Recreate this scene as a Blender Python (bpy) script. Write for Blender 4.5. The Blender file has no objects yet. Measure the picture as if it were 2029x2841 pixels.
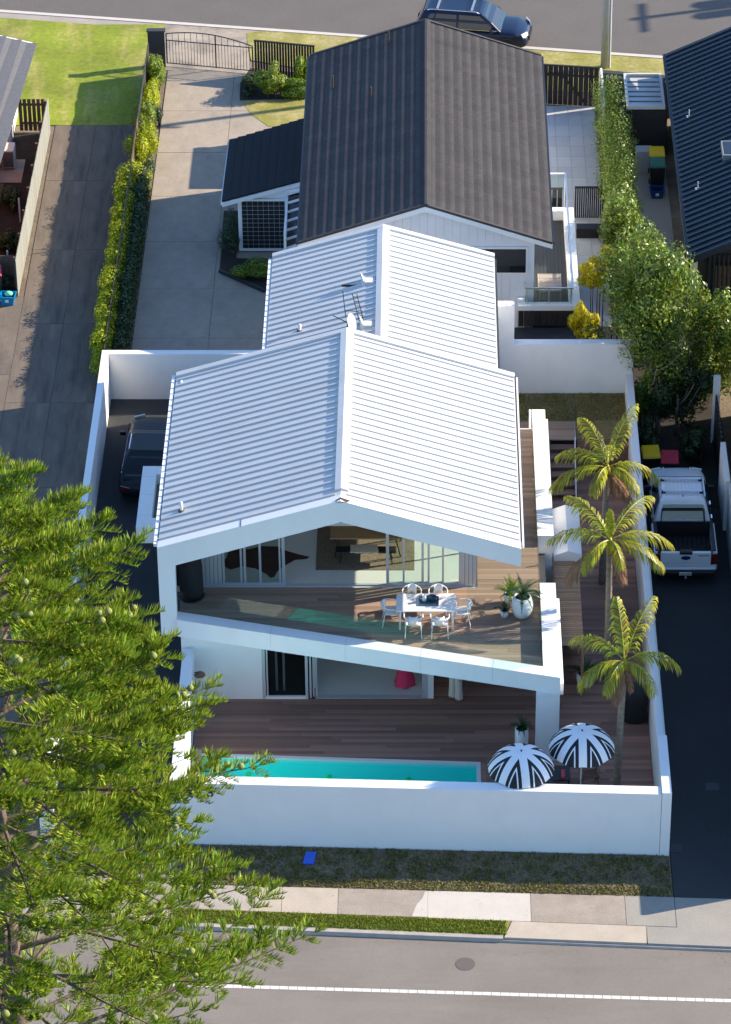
import bpy, bmesh, math, random
import numpy as np
from mathutils import Vector, Matrix, Quaternion
R = math.radians
random.seed(7); rng = np.random.default_rng(7)
scene = bpy.context.scene
COL = scene.collection

# ---------------------------------------------------------------- camera
cam_d = bpy.data.cameras.new('camera'); cam = bpy.data.objects.new('camera', cam_d); COL.objects.link(cam)
cam.location = (0, -92, 65); cam.rotation_euler = (R(90-34), 0, 0)
cam_d.sensor_fit = 'VERTICAL'; cam_d.sensor_height = 36; cam_d.lens = 36*9963/2841.0
cam_d.shift_x = -(1185-1014.5)/2841.0; cam_d.clip_start = 1; cam_d.clip_end = 2000
scene.camera = cam
# ---------------------------------------------------------------- sky and sun
SUN = Vector((1.95, .56, 1)).normalized()
EL = math.asin(SUN.z); AZ = math.atan2(SUN.x, SUN.y)
w = bpy.data.worlds.new('World'); scene.world = w; w.use_nodes = True
wn = w.node_tree.nodes; wl = w.node_tree.links
sky = wn.new('ShaderNodeTexSky'); sky.sky_type = 'NISHITA'; sky.sun_disc = False
sky.sun_elevation = EL; sky.sun_rotation = AZ; sky.ozone_density = 4.8; sky.air_density = 1.0; sky.dust_density = .4
wl.new(sky.outputs[0], wn['Background'].inputs[0]); wn['Background'].inputs[1].default_value = .15
sd = bpy.data.lights.new('sun', 'SUN'); sd.energy = 5.0; sd.angle = R(.5); sd.color = (1, .86, .67)
so = bpy.data.objects.new('sun', sd); COL.objects.link(so)
so.rotation_euler = SUN.to_track_quat('Z', 'Y').to_euler(); so.location = SUN*80
vs = scene.view_settings; vs.view_transform = 'Standard'; vs.look = 'None'; vs.exposure = 1.12; vs.gamma = 1; vs.use_curve_mapping = False
scene.cycles.max_bounces = 8; scene.cycles.transparent_max_bounces = 16; scene.cycles.caustics_reflective = False; scene.cycles.caustics_refractive = False

# ---------------------------------------------------------------- materials
M = {}
def mat(name, col, rough=.6, metal=0, noise=None, bump=None, vary=0, island=0, coat=0, spec=.5, noise2=None, stretch=None, trans=0, huevary=0, patch=None, tiles=0):
    """noise=(scale, amount): patchy tone; bump=(scale, strength); vary: tone per object; island: tone per leaf"""
    m = bpy.data.materials.new(name); m.use_nodes = True; M[name] = m
    nt = m.node_tree; N = nt.nodes; L = nt.links; b = N['Principled BSDF']
    b.inputs['Roughness'].default_value = rough; b.inputs['Metallic'].default_value = metal
    b.inputs['Specular IOR Level'].default_value = spec; b.inputs['Coat Weight'].default_value = coat
    rgb = N.new('ShaderNodeRGB'); rgb.outputs[0].default_value = (*col, 1); out = rgb.outputs[0]
    tc = N.new('ShaderNodeTexCoord'); co = tc.outputs['Object']
    if stretch:
        mp = N.new('ShaderNodeMapping'); mp.inputs['Scale'].default_value = stretch; L.new(co, mp.inputs[0]); co = mp.outputs[0]
    def modulate(out, fac, amt):
        mr = N.new('ShaderNodeMapRange'); mr.inputs[3].default_value = 1-amt; mr.inputs[4].default_value = 1+amt; L.new(fac, mr.inputs[0])
        mx = N.new('ShaderNodeVectorMath'); mx.operation = 'SCALE'; L.new(out, mx.inputs[0]); L.new(mr.outputs[0], mx.inputs['Scale']); return mx.outputs[0]
    if patch:   # (scale, second colour, threshold): areas of another real colour with soft ragged edges
        mp = N.new('ShaderNodeMapping'); mp.inputs['Scale'].default_value = patch[3] if len(patch) > 3 else (1,1,1); L.new(tc.outputs['Object'], mp.inputs[0])
        n = N.new('ShaderNodeTexNoise'); n.inputs['Scale'].default_value = patch[0]; n.inputs['Detail'].default_value = 7; n.inputs['Roughness'].default_value = .7; L.new(mp.outputs[0], n.inputs[0])
        mr = N.new('ShaderNodeMapRange'); mr.inputs[1].default_value = patch[2]-.07; mr.inputs[2].default_value = patch[2]+.09; L.new(n.outputs[0], mr.inputs[0])
        mx = N.new('ShaderNodeMix'); mx.data_type = 'RGBA'; mx.inputs[7].default_value = (*patch[1], 1); L.new(mr.outputs[0], mx.inputs[0]); L.new(out, mx.inputs[6]); out = mx.outputs[2]
    if tiles:   # tone per roof tile along the course
        sx = N.new('ShaderNodeSeparateXYZ'); L.new(tc.outputs['Object'], sx.inputs[0]); q = N.new('ShaderNodeMath'); q.operation = 'SNAP'; q.inputs[1].default_value = .39; L.new(sx.outputs[1], q.inputs[0])
        oi = N.new('ShaderNodeObjectInfo'); wh = N.new('ShaderNodeTexWhiteNoise'); wh.noise_dimensions = '2D'; cb = N.new('ShaderNodeCombineXYZ'); L.new(q.outputs[0], cb.inputs[0]); L.new(oi.outputs['Random'], cb.inputs[1]); L.new(cb.outputs[0], wh.inputs['Vector']); out = modulate(out, wh.outputs[0], tiles)
    for nz in (noise, noise2):
        if nz:
            n = N.new('ShaderNodeTexNoise'); n.inputs['Scale'].default_value = nz[0]; n.inputs['Detail'].default_value = 6; n.inputs['Roughness'].default_value = .65; L.new(co, n.inputs[0])
            mr = N.new('ShaderNodeMapRange'); mr.inputs[1].default_value = .28; mr.inputs[2].default_value = .72; L.new(n.outputs[0], mr.inputs[0])
            out = modulate(out, mr.outputs[0], nz[1])
    if vary:
        oi = N.new('ShaderNodeObjectInfo'); out = modulate(out, oi.outputs['Random'], vary)
    if island:
        g = N.new('ShaderNodeNewGeometry'); out = modulate(out, g.outputs['Random Per Island'], island)
        if huevary:
            hs = N.new('ShaderNodeHueSaturation'); mr = N.new('ShaderNodeMapRange'); mr.inputs[3].default_value = .5-huevary; mr.inputs[4].default_value = .5+huevary
            mth = N.new('ShaderNodeMath'); mth.operation = 'FRACT'; m7 = N.new('ShaderNodeMath'); m7.operation = 'MULTIPLY'; m7.inputs[1].default_value = 7.31
            L.new(g.outputs['Random Per Island'], m7.inputs[0]); L.new(m7.outputs[0], mth.inputs[0]); L.new(mth.outputs[0], mr.inputs[0]); L.new(mr.outputs[0], hs.inputs['Hue']); L.new(out, hs.inputs['Color']); out = hs.outputs[0]
    L.new(out, b.inputs['Base Color'])
    if bump:
        n = N.new('ShaderNodeTexNoise'); n.inputs['Scale'].default_value = bump[0]; n.inputs['Detail'].default_value = 5; L.new(co, n.inputs[0])
        bp = N.new('ShaderNodeBump'); bp.inputs['Strength'].default_value = bump[1]; bp.inputs['Distance'].default_value = .03; L.new(n.outputs[0], bp.inputs['Height']); L.new(bp.outputs[0], b.inputs['Normal'])
    if trans:
        t = N.new('ShaderNodeBsdfTranslucent'); L.new(out, t.inputs[0]); mx = N.new('ShaderNodeMixShader'); mx.inputs[0].default_value = trans
        L.new(b.outputs[0], mx.inputs[1]); L.new(t.outputs[0], mx.inputs[2]); L.new(mx.outputs[0], N['Material Output'].inputs[0])
    return m
def glass(name, tint, ior=1.5, rough=.0, ripple=0):
    m = bpy.data.materials.new(name); m.use_nodes = True; M[name] = m
    nt = m.node_tree; N = nt.nodes; L = nt.links; N.remove(N['Principled BSDF'])
    t = N.new('ShaderNodeBsdfTransparent'); t.inputs[0].default_value = (*tint, 1)
    g = N.new('ShaderNodeBsdfGlossy'); g.inputs['Roughness'].default_value = rough
    f = N.new('ShaderNodeFresnel'); f.inputs[0].default_value = ior
    if ripple:
        tc = N.new('ShaderNodeTexCoord'); n = N.new('ShaderNodeTexNoise'); n.inputs['Scale'].default_value = 3.2; n.inputs['Detail'].default_value = 3; L.new(tc.outputs['Object'], n.inputs[0])
        bp = N.new('ShaderNodeBump'); bp.inputs['Strength'].default_value = ripple; bp.inputs['Distance'].default_value = .05; L.new(n.outputs[0], bp.inputs['Height']); L.new(bp.outputs[0], g.inputs['Normal']); L.new(bp.outputs[0], f.inputs['Normal'])
    ge = N.new('ShaderNodeNewGeometry'); om = N.new('ShaderNodeMath'); om.operation = 'SUBTRACT'; om.inputs[0].default_value = 1; L.new(ge.outputs['Backfacing'], om.inputs[1]); mu = N.new('ShaderNodeMath'); mu.operation = 'MULTIPLY'; L.new(om.outputs[0], mu.inputs[0]); L.new(f.outputs[0], mu.inputs[1])
    mx = N.new('ShaderNodeMixShader'); L.new(mu.outputs[0], mx.inputs[0]); L.new(t.outputs[0], mx.inputs[1]); L.new(g.outputs[0], mx.inputs[2]); L.new(mx.outputs[0], N['Material Output'].inputs[0])
    return m
mat('white_wall', (.78, .78, .77), .55, patch=(.7, (.755,.752,.74), .57, (1,1,.35)), noise=(1.3, .03), bump=(60, .08))
mat('white_roof', (.57, .575, .57), .42, noise=(.6, .05), patch=(.5, (.53,.53,.51), .56, (.25,2.2,1)))
mat('white_paint', (.8, .8, .79), .4)
mat('white_plastic', (.75, .76, .77), .35)
mat('metal_frame', (.55, .57, .6), .4, metal=.3)
mat('steel', (.6, .62, .65), .3, metal=.9)
mat('black_metal', (.012, .012, .014), .45)
mat('black_plastic', (.012, .012, .013), .5)
mat('black_fabric', (.018, .019, .022), .85, bump=(40, .3))
mat('grey_fabric', (.07, .075, .08), .9, bump=(50, .3))
mat('asphalt_road', (.200, .176, .152), .9, patch=(.35, (.17,.148,.127), .55, (.25,1.4,1)), noise=(.35, .10), noise2=(9, .06), bump=(140, .35))
mat('asphalt_rear', (.115, .102, .092), .9, noise=(.5, .08), noise2=(11, .09), bump=(130, .4))
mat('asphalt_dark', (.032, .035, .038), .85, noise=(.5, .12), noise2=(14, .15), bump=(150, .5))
mat('concrete_old', (.155, .122, .093), .9, patch=(.8, (.06,.050,.042), .52, (1.6,.5,1)), noise=(.7, .42), noise2=(7, .14), bump=(40, .3))
mat('concrete_drive', (.34, .285, .225), .9, patch=(.7, (.20,.175,.145), .56), noise=(.55, .26), noise2=(6, .12), bump=(40, .3))
mat('concrete_path', (.33, .29, .25), .9, noise=(1.1, .12), noise2=(14, .12), bump=(70, .35), vary=.14)
mat('concrete_white', (.50, .46, .41), .85, noise=(2.5, .06), noise2=(25, .05), bump=(50, .2))
mat('concrete_tan', (.42, .36, .29), .88, noise=(1.4, .1), noise2=(14, .07), bump=(60, .25))
mat('concrete_worn', (.30, .255, .21), .9, noise=(1.2, .18), noise2=(14, .12), bump=(60, .3))
mat('wing_tile_shaded', (.020, .022, .026), .8, spec=.2, noise=(8, .2))  # black roof tile darkened: shade of the main house put into the colour
mat('concrete_grey', (.29, .27, .235), .9, noise=(.9, .09), noise2=(16, .10), bump=(70, .3))
mat('kerb_concrete', (.34, .31, .28), .9, noise=(2, .2))
mat('paver_pale', (.42, .43, .44), .75, noise=(1.5, .08), vary=.07)
mat('earth', (.165, .125, .085), .95, noise=(1.2, .3), noise2=(9, .25), bump=(25, .6))
mat('dark_earth', (.03, .022, .017), .95, noise=(2, .3), bump=(25, .6))
mat('lawn_green', (.20, .245, .012), .95, patch=(.5, (.34,.30,.08), .545, (1.6,.35,1)), noise=(.45, .3), noise2=(5, .28), bump=(60, .9))
mat('lawn_dry', (.27, .25, .05), .95, patch=(.9, (.38,.32,.13), .52), noise=(.8, .25), noise2=(6, .25), bump=(60, .9))
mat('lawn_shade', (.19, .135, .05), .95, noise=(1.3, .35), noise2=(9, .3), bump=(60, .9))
mat('grass_blade', (.22, .27, .03), .7, island=.45, huevary=.035, trans=.3)
mat('verge_blade', (.20, .185, .055), .8, island=.5, huevary=.04, trans=.25)
mat('reserve_grass', (.07, .11, .025), .95, noise=(.3, .3), bump=(30, .6))
mat('deck_wood', (.27, .150, .108), .75, noise=(3.0, .22), noise2=(1.2, .12), stretch=(.35, 9, 9), vary=.30)
mat('deck_upper', (.30, .20, .145), .75, noise=(3.0, .2), noise2=(1.2, .12), stretch=(.35, 9, 9), vary=.24)
mat('slat_wood', (.33, .21, .125), .7, noise=(4, .18), stretch=(.5, 9, 9), vary=.2)
mat('grey_timber', (.30, .26, .225), .85, noise=(5, .2), stretch=(1, 1, .3), vary=.15)
mat('fence_sage', (.23, .235, .205), .85, noise=(4, .14), stretch=(6, 6, .7), vary=.12)
mat('fence_brown', (.09, .06, .045), .85, noise=(4, .2), vary=.15)
mat('fence_black', (.016, .014, .014), .7, noise=(6, .25), vary=.3)
mat('teak', (.16, .085, .045), .7, noise=(5, .2))
mat('table_wood', (.36, .20, .085), .5, noise=(3, .14), stretch=(.6, 9, 6))
mat('tile_black', (.064, .060, .062), .85, tiles=.08, spec=.2, noise=(9, .2), noise2=(.9, .14), bump=(90, .35))  # left-slope copy of the black tile, lightened to offset its grazing sun
mat('tile_sun_slope', (.043, .042, .046), .85, tiles=.10, spec=.15, noise=(9, .16), noise2=(.9, .12), bump=(90, .35))  # same black tile, darkened for the slope that faces the sun
mat('roof_blue_black', (.007, .022, .038), .55, noise=(1.0, .12))
mat('roof_grey', (.12, .12, .125), .7, noise=(7, .15))
mat('brick_red', (.36, .16, .09), .9, noise=(9, .2), bump=(30, .3))
mat('house_cream', (.62, .62, .60), .7, noise=(1.5, .05))
mat('house_white_boards', (.74, .76, .78), .6, noise=(1.5, .04))
mat('wall_pale_grey', (.5, .5, .49), .75, noise=(1.3, .1))
mat('charcoal_clad', (.03, .032, .036), .6, noise=(5, .15))
mat('trellis_dark', (.006, .008, .009), .5)
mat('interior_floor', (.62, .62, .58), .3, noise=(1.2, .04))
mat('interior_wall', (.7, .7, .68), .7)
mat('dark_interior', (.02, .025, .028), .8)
mat('rug_weave', (.20, .155, .105), .95, noise=(5, .55), stretch=(9, 1.2, 1), bump=(40, .5))
mat('cowhide', (.055, .017, .011), .8, noise=(3, .3))
mat('sheepskin', (.62, .55, .42), .95, noise=(8, .12), bump=(30, .8))
mat('hide_brown', (.12, .045, .02), .7)
mat('pool_shell', (.07, .76, .74), .5)
mat('pool_rim', (.62, .66, .62), .5)
mat('green_lens', (.02, .6, .12), .2)
mat('bin_yellow', (.72, .46, .0), .45); mat('bin_red', (.45, .012, .04), .45); mat('bin_green', (.012, .12, .075), .45); mat('bin_pink', (.55, .05, .10), .45)
mat('bin_dark', (.008, .01, .012), .5); mat('crate_blue', (.006, .045, .20), .4); mat('crate_cyan', (.0, .21, .43), .4); mat('bag_mint', (.18, .62, .40), .6)
mat('meter_blue', (.01, .11, .62), .4)
mat('pink_cloth', (.62, .035, .11), .8, bump=(20, .2)); mat('pink_towel', (.62, .09, .13), .9)
mat('cream_cloth', (.62, .60, .52), .8, bump=(18, .2)); mat('skin', (.42, .24, .16), .5); mat('hair_brown', (.04, .022, .012), .6); mat('shoe_tan', (.2, .1, .05), .6)
mat('soil', (.03, .02, .014), .95, bump=(30, .8))
mat('car_white', (.72, .75, .78), .25, coat=.6); mat('car_navy', (.003, .010, .036), .32, coat=.25, spec=.35); mat('car_slate', (.004, .008, .012), .4, coat=.1, spec=.3)
mat('car_glass', (.01, .014, .016), .04, spec=.9); mat('tyre', (.012, .012, .012), .85); mat('rim_alloy', (.35, .36, .38), .3, metal=.8)
mat('tail_red', (.11, .008, .008), .2, coat=1); mat('head_lamp', (.75, .78, .8), .08, spec=1); mat('emblem_blue', (.006, .02, .10), .2, coat=1); mat('chrome', (.8, .8, .82), .1, metal=1)
mat('plate_white', (.75, .78, .76), .4); mat('ink_black', (.01, .01, .01), .5); mat('ink_red', (.28, .02, .03), .5)
mat('bark_pine', (.13, .095, .075), .95, noise=(6, .35), bump=(14, .8))
mat('bark_brown', (.085, .055, .038), .95, noise=(5, .3), bump=(12, .7))
mat('bark_pale', (.24, .20, .16), .95, noise=(5, .3), bump=(12, .7))
mat('palm_trunk', (.23, .19, .14), .9, noise=(3, .3), noise2=(14, .2), stretch=(1, 1, 4), bump=(18, .6))
mat('pine_leaf', (.235, .315, .024), .6, island=.65, huevary=.04, trans=.28, spec=.3)
mat('pine_cone', (.20, .22, .055), .7, bump=(40, .6))
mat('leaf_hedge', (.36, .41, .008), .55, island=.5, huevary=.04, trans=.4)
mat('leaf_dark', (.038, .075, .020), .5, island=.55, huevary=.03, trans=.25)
mat('leaf_tree', (.155, .22, .026), .38, island=.6, huevary=.04, trans=.25)
mat('leaf_bright', (.14, .24, .02), .5, island=.4, huevary=.03, trans=.35)
mat('leaf_yellow', (.58, .50, .005), .6, island=.35, huevary=.02, trans=.3)
mat('leaf_bush', (.17, .24, .015), .5, island=.5, huevary=.04, trans=.3)
mat('leaf_cycad', (.022, .075, .014), .42, island=.4, trans=.12)
mat('leaf_palm', (.33, .32, .008), .45, island=.45, huevary=.04, trans=.3)
mat('leaf_palm_tip', (.30, .22, .08), .7, island=.4, huevary=.02, trans=.25)
mat('leaf_dead', (.24, .13, .065), .85, island=.4, trans=.2)
mat('pot_white', (.72, .74, .75), .3, coat=.3)
mat('pole_grey', (.42, .43, .42), .6, noise=(3, .12)); mat('transformer', (.2, .21, .22), .5)
mat('line_paint', (.62, .60, .56), .7, noise=(6, .2), noise2=(30, .1))
mat('tray_blue', (.07, .12, .16), .4); mat('bowl_blue', (.02, .06, .12), .3)
mat('plumb_white', (.7, .7, .68), .4)
glass('glass_clear', (.90, .96, .94), 1.6); glass('glass_window', (.88, .95, .94)); glass('glass_dark', (.25, .33, .35))
glass('pool_water', (.55, .93, .92), ior=1.33, rough=.015, ripple=.35)

# ---------------------------------------------------------------- mesh builders
class MB:
    def __init__(s): s.v = []; s.f = []; s.mi = []; s.cur = 0
    def add(s, vs, fs):
        o = len(s.v); s.v += [tuple(v) for v in vs]; s.f += [tuple(i+o for i in f) for f in fs]; s.mi += [s.cur]*len(fs); return s
    def box(s, x0, x1, y0, y1, z0, z1):
        return s.add([(x0,y0,z0),(x1,y0,z0),(x1,y1,z0),(x0,y1,z0),(x0,y0,z1),(x1,y0,z1),(x1,y1,z1),(x0,y1,z1)],
            [(0,3,2,1),(4,5,6,7),(0,1,5,4),(1,2,6,5),(2,3,7,6),(3,0,4,7)])
    def bar(s, a, b, wd, ht):
        """box beam from a to b, width wd (horizontal), height ht"""
        a = Vector(a); b = Vector(b); d = (b-a).normalized(); up = Vector((0,0,1)) if abs(d.z) < .95 else Vector((0,1,0))
        r = d.cross(up).normalized(); u = r.cross(d).normalized(); vs = []
        for p in (a, b):
            for i, j in ((-1,-1),(1,-1),(1,1),(-1,1)): vs.append(p+r*(i*wd/2)+u*(j*ht/2))
        return s.add(vs, [(0,1,2,3),(4,7,6,5),(0,4,5,1),(1,5,6,2),(2,6,7,3),(3,7,4,0)])
    def prism(s, poly, axis, a0, a1):
        """poly: 2-D points; extruded along axis ('x': poly is yz, 'y': xz, 'z': xy)"""
        n = len(poly)
        def P(p, a): return {'x': (a, p[0], p[1]), 'y': (p[0], a, p[1]), 'z': (p[0], p[1], a)}[axis]
        vs = [P(p, a0) for p in poly]+[P(p, a1) for p in poly]
        return s.add(vs, [tuple(range(n)), tuple(range(2*n-1, n-1, -1))]+[(i, i+n, (i+1) % n+n, (i+1) % n) for i in range(n)])
    def sheet(s, pts, z=None):
        if z is not None: pts = [(p[0], p[1], z) for p in pts]
        return s.add(pts, [tuple(range(len(pts)))])
    def tube(s, pts, rad, n=8, caps=True):
        pts = [Vector(p) for p in pts]; rad = rad if isinstance(rad, (list, tuple)) else [rad]*len(pts); vs = []; k = len(pts)
        for i, p in enumerate(pts):
            d = (pts[min(i+1, k-1)]-pts[max(i-1, 0)]).normalized(); a = Vector((0,0,1)) if abs(d.z) < .9 else Vector((1,0,0))
            r = d.cross(a).normalized(); u = r.cross(d)
            for j in range(n): t = 2*math.pi*j/n; vs.append(p+(r*math.cos(t)+u*math.sin(t))*rad[i])
        fs = [(i*n+j, i*n+(j+1) % n, (i+1)*n+(j+1) % n, (i+1)*n+j) for i in range(k-1) for j in range(n)]
        if caps: fs += [tuple(range(n-1, -1, -1)), tuple((k-1)*n+j for j in range(n))]
        return s.add(vs, fs)
    def lathe(s, prof, n=24, c=(0,0,0)):
        """prof: [(radius, z)] from bottom to top"""
        vs = []; k = len(prof)
        for r, z in prof:
            for j in range(n): t = 2*math.pi*j/n; vs.append((c[0]+r*math.cos(t), c[1]+r*math.sin(t), c[2]+z))
        fs = [(i*n+j, i*n+(j+1) % n, (i+1)*n+(j+1) % n, (i+1)*n+j) for i in range(k-1) for j in range(n)]
        fs += [tuple(range(n-1, -1, -1)), tuple((k-1)*n+j for j in range(n))]
        return s.add(vs, fs)
    def loft(s, secs, cap=True):
        n = len(secs[0]); k = len(secs); vs = [p for q in secs for p in q]
        fs = [(i*n+j, i*n+(j+1) % n, (i+1)*n+(j+1) % n, (i+1)*n+j) for i in range(k-1) for j in range(n)]
        if cap: fs += [tuple(range(n-1, -1, -1)), tuple((k-1)*n+j for j in range(n))]
        return s.add(vs, fs)
    def mesh(s, name, mats, smooth=False):
        me = bpy.data.meshes.new(name); me.from_pydata(s.v, [], s.f)
        for m in (mats if isinstance(mats, (list, tuple)) else [mats]): me.materials.append(M[m])
        if s.cur: me.polygons.foreach_set('material_index', s.mi)
        if smooth: me.polygons.foreach_set('use_smooth', [True]*len(me.polygons))
        me.update(); return me
    def build(s, name, mats, parent=None, smooth=False, local=False, bevel=0, subsurf=0):
        return obj(name, s.mesh(name, mats, smooth), parent, local, bevel, subsurf)
def obj(name, me, parent=None, local=False, bevel=0, subsurf=0):
    o = bpy.data.objects.new(name, me); COL.objects.link(o)
    if parent is not None:
        o.parent = parent
        if not local:   # authored in world coordinates: undo the offset of every ancestor
            off = Vector(); p = parent
            while p is not None: off += Vector(p.location); p = p.parent
            o.location = -off
    if bevel:
        b = o.modifiers.new('bevel', 'BEVEL'); b.width = bevel; b.segments = 2; b.limit_method = 'ANGLE'
    if subsurf:
        b = o.modifiers.new('subsurf', 'SUBSURF'); b.levels = b.render_levels = subsurf
    return o
def fix(me):
    bm = bmesh.new(); bm.from_mesh(me); bmesh.ops.recalc_face_normals(bm, faces=bm.faces); bm.to_mesh(me); bm.free(); return me
def empty(name, loc=(0,0,0), rz=0):
    o = bpy.data.objects.new(name, None); COL.objects.link(o); o.location = loc; o.rotation_euler.z = rz; o.empty_display_size = .2; return o
def tag(o, label, cat, group=None):
    o['label'] = label; o['category'] = cat
    if group: o['group'] = group
    return o
def structure(o, label=None):
    o['kind'] = 'structure'
    if label: o['label'] = label
    return o
def stuff(o, label=None, cat=None):
    o['kind'] = 'stuff'
    if label: o['label'] = label
    if cat: o['category'] = cat
    return o
def thing(name, label, cat, loc=(0,0,0), rz=0, group=None): return tag(empty(name, loc, rz), label, cat, group)
def copy_tree(o, parent=None):
    c = o.copy(); COL.objects.link(c); c.parent = parent
    for ch in list(o.children): copy_tree(ch, c)
    return c
UNIT = MB().box(-.5,.5,-.5,.5,-.5,.5)
UNITS = {}
def piece(name, m, parent, x0, x1, y0, y1, z0, z1, local=False):
    """one small box-shaped piece; all pieces of one material share a unit cube"""
    if m not in UNITS: UNITS[m] = UNIT.mesh(name, m)
    o = bpy.data.objects.new(name, UNITS[m]); COL.objects.link(o); o.parent = parent
    c = Vector(((x0+x1)/2, (y0+y1)/2, (z0+z1)/2))
    if not local and parent is not None:
        p = parent
        while p is not None: c -= Vector(p.location); p = p.parent
    o.location = c; o.scale = (x1-x0, y1-y0, z1-z0); return o
def text(name, s, size, m, parent, loc, rot, depth=.01, align='CENTER', local=False):
    cu = bpy.data.curves.new(name, 'FONT'); cu.body = s; cu.size = size; cu.extrude = depth; cu.align_x = align; cu.align_y = 'CENTER'
    t = bpy.data.objects.new(name, cu); COL.objects.link(t); bpy.context.view_layer.update()
    me = bpy.data.meshes.new_from_object(t.evaluated_get(bpy.context.evaluated_depsgraph_get())); bpy.data.objects.remove(t)
    me.materials.clear(); me.materials.append(M[m]); o = obj(name, me, parent, True); l = Vector(loc)
    if not local and parent is not None:
        p = parent
        while p is not None: l -= Vector(p.location); p = p.parent
    o.location = l; o.rotation_euler = rot; return o
def npmesh(name, V, F, m, smooth=False):
    """V (n,3), F (m,4 or 3) numpy -> mesh"""
    me = bpy.data.meshes.new(name); k = F.shape[1]
    me.vertices.add(len(V)); me.vertices.foreach_set('co', np.ascontiguousarray(V, dtype=np.float32).ravel())
    me.loops.add(F.size); me.loops.foreach_set('vertex_index', np.ascontiguousarray(F, dtype=np.int32).ravel())
    me.polygons.add(len(F)); me.polygons.foreach_set('loop_start', np.arange(0, F.size, k, dtype=np.int32)); me.polygons.foreach_set('loop_total', np.full(len(F), k, dtype=np.int32))
    for q in (m if isinstance(m, (list, tuple)) else [m]): me.materials.append(M[q])
    me.update(calc_edges=True); me.validate(); return me
def norm(a): return a/np.maximum(np.linalg.norm(a, axis=1, keepdims=True), 1e-9)
def leaf_mesh(name, P, Nrm, size, m, droop=0, ratio=.45):
    """one folded diamond leaf per point"""
    n = len(P); d = norm(rng.normal(size=(n, 3))); t = norm(np.cross(Nrm, d)+1e-6); b = np.cross(Nrm, t)
    L = (size*(.6+.8*rng.random(n)))[:, None]; t2 = t.copy(); t2[:, 2] -= droop; t2 = norm(t2)
    V = np.stack([P-t2*L*.5, P+b*L*ratio*.5+Nrm*L*.08, P+t2*L*.5, P-b*L*ratio*.5+Nrm*L*.08], 1).reshape(-1, 3)
    F = np.arange(4*n).reshape(-1, 4); return npmesh(name, V, F, m)
def blob_points(blobs, n, shell=.35):
    """points near the surface of lumpy ellipsoids [(cx,cy,cz,rx,ry,rz)], outward normals"""
    B = np.array(blobs, float); a = B[:, 3]*B[:, 4]+B[:, 4]*B[:, 5]+B[:, 3]*B[:, 5]; idx = rng.choice(len(B), n, p=a/a.sum())
    d = norm(rng.normal(size=(n, 3))); r = 1-shell*rng.random(n)**1.6+.10*rng.normal(size=n)*.6
    P = B[idx, :3]+d*B[idx, 3:]*r[:, None]; Nn = norm(d/B[idx, 3:]+rng.normal(size=(n, 3))*.55); return P, Nn
def bush_blobs(c, rad, k, sub=.45):
    out = []
    for i in range(k):
        d = norm(rng.normal(size=(1, 3)))[0]; q = (.35+.5*rng.random())
        out.append((c[0]+d[0]*rad[0]*q, c[1]+d[1]*rad[1]*q, c[2]+d[2]*rad[2]*q, rad[0]*sub*(.7+.6*rng.random()), rad[1]*sub*(.7+.6*rng.random()), rad[2]*sub*(.7+.6*rng.random())))
    return out
# ================================================================ SETTING
def kerb(x): return -16.17-.062*(x+5.83)
def path_near(x): return -15.41-.058*(x+5.87)
def path_far(x): return -14.36-.041*(x+5.92)
def wall_f(x): return -12.57-.0378*(x+5.88)
def rear_kerb(x): return 41.03-.155*(x+17.44)
def street(x, o): return -18.5-.043*(x+4.37)+o
POOL = (-6.62, 1.45, -12.3, -8.4)
def sheet_hole(mb, x0, x1, y0, y1, z):
    a, b, c, d = POOL
    mb.sheet([(x0,y0),(x1,y0),(x1,c),(x0,c)], z); mb.sheet([(x0,d),(x1,d),(x1,y1),(x0,y1)], z)
    mb.sheet([(x0,c),(a,c),(a,d),(x0,d)], z); mb.sheet([(b,c),(x1,c),(x1,d),(b,d)], z)
m = MB(); sheet_hole(m, -600, 600, -600, 900, -.2); structure(m.build('ground', 'reserve_grass'))
m = MB(); a, b, c, d = POOL
m.sheet([(-40,kerb(-40)+.15),(40,kerb(40)+.15),(40,c),(-40,c)], -.02); m.sheet([(-40,d),(40,d),(40,rear_kerb(40)-.15),(-40,rear_kerb(-40)-.15)], -.02)
m.sheet([(-40,c),(a,c),(a,d),(-40,d)], -.02); m.sheet([(b,c),(40,c),(40,d),(b,d)], -.02)
structure(m.build('terrain', 'earth'))
# front road, line, kerb
fr = structure(MB().sheet([(-60,kerb(-60)+.05),(60,kerb(60)+.05),(60,-33.5),(-60,-29)], -.12).build('front_road', 'asphalt_road'))
m = MB()
x = -24.0
while x < 14:
    m.sheet([(x,street(x,-.065)),(x+.235,street(x+.235,-.065)),(x+.235,street(x+.235,.065)),(x,street(x,.065))], -.116); x += .25
m.build('edge_line', 'line_paint', fr)
m = MB()
for i in range(4):   # broken gutter patches and a manhole lid
    pass
m.lathe([(.0,0),(.27,0),(.27,.006),(.0,.006)], 28, (1.05,-17.55,-.119)); m.build('manhole_cover', 'asphalt_rear', fr)
m = MB()
xs = [-60,-40,-20,-10,-5.8,2.1]
m.loft([[(x,kerb(x),-.12),(x,kerb(x)+.03,.0),(x,kerb(x)+.16,.002),(x,kerb(x)+.16,-.12)] for x in xs]); structure(m.build('kerb', 'kerb_concrete'))
m = MB(); m.loft([[(x,kerb(x),-.125),(x,kerb(x)+.02,-.06),(x,kerb(x)+.10,-.05),(x,kerb(x)+.10,-.125)] for x in (2.1, 6, 12, 40)]); structure(m.build('dropped_kerb', 'kerb_concrete'))
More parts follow.
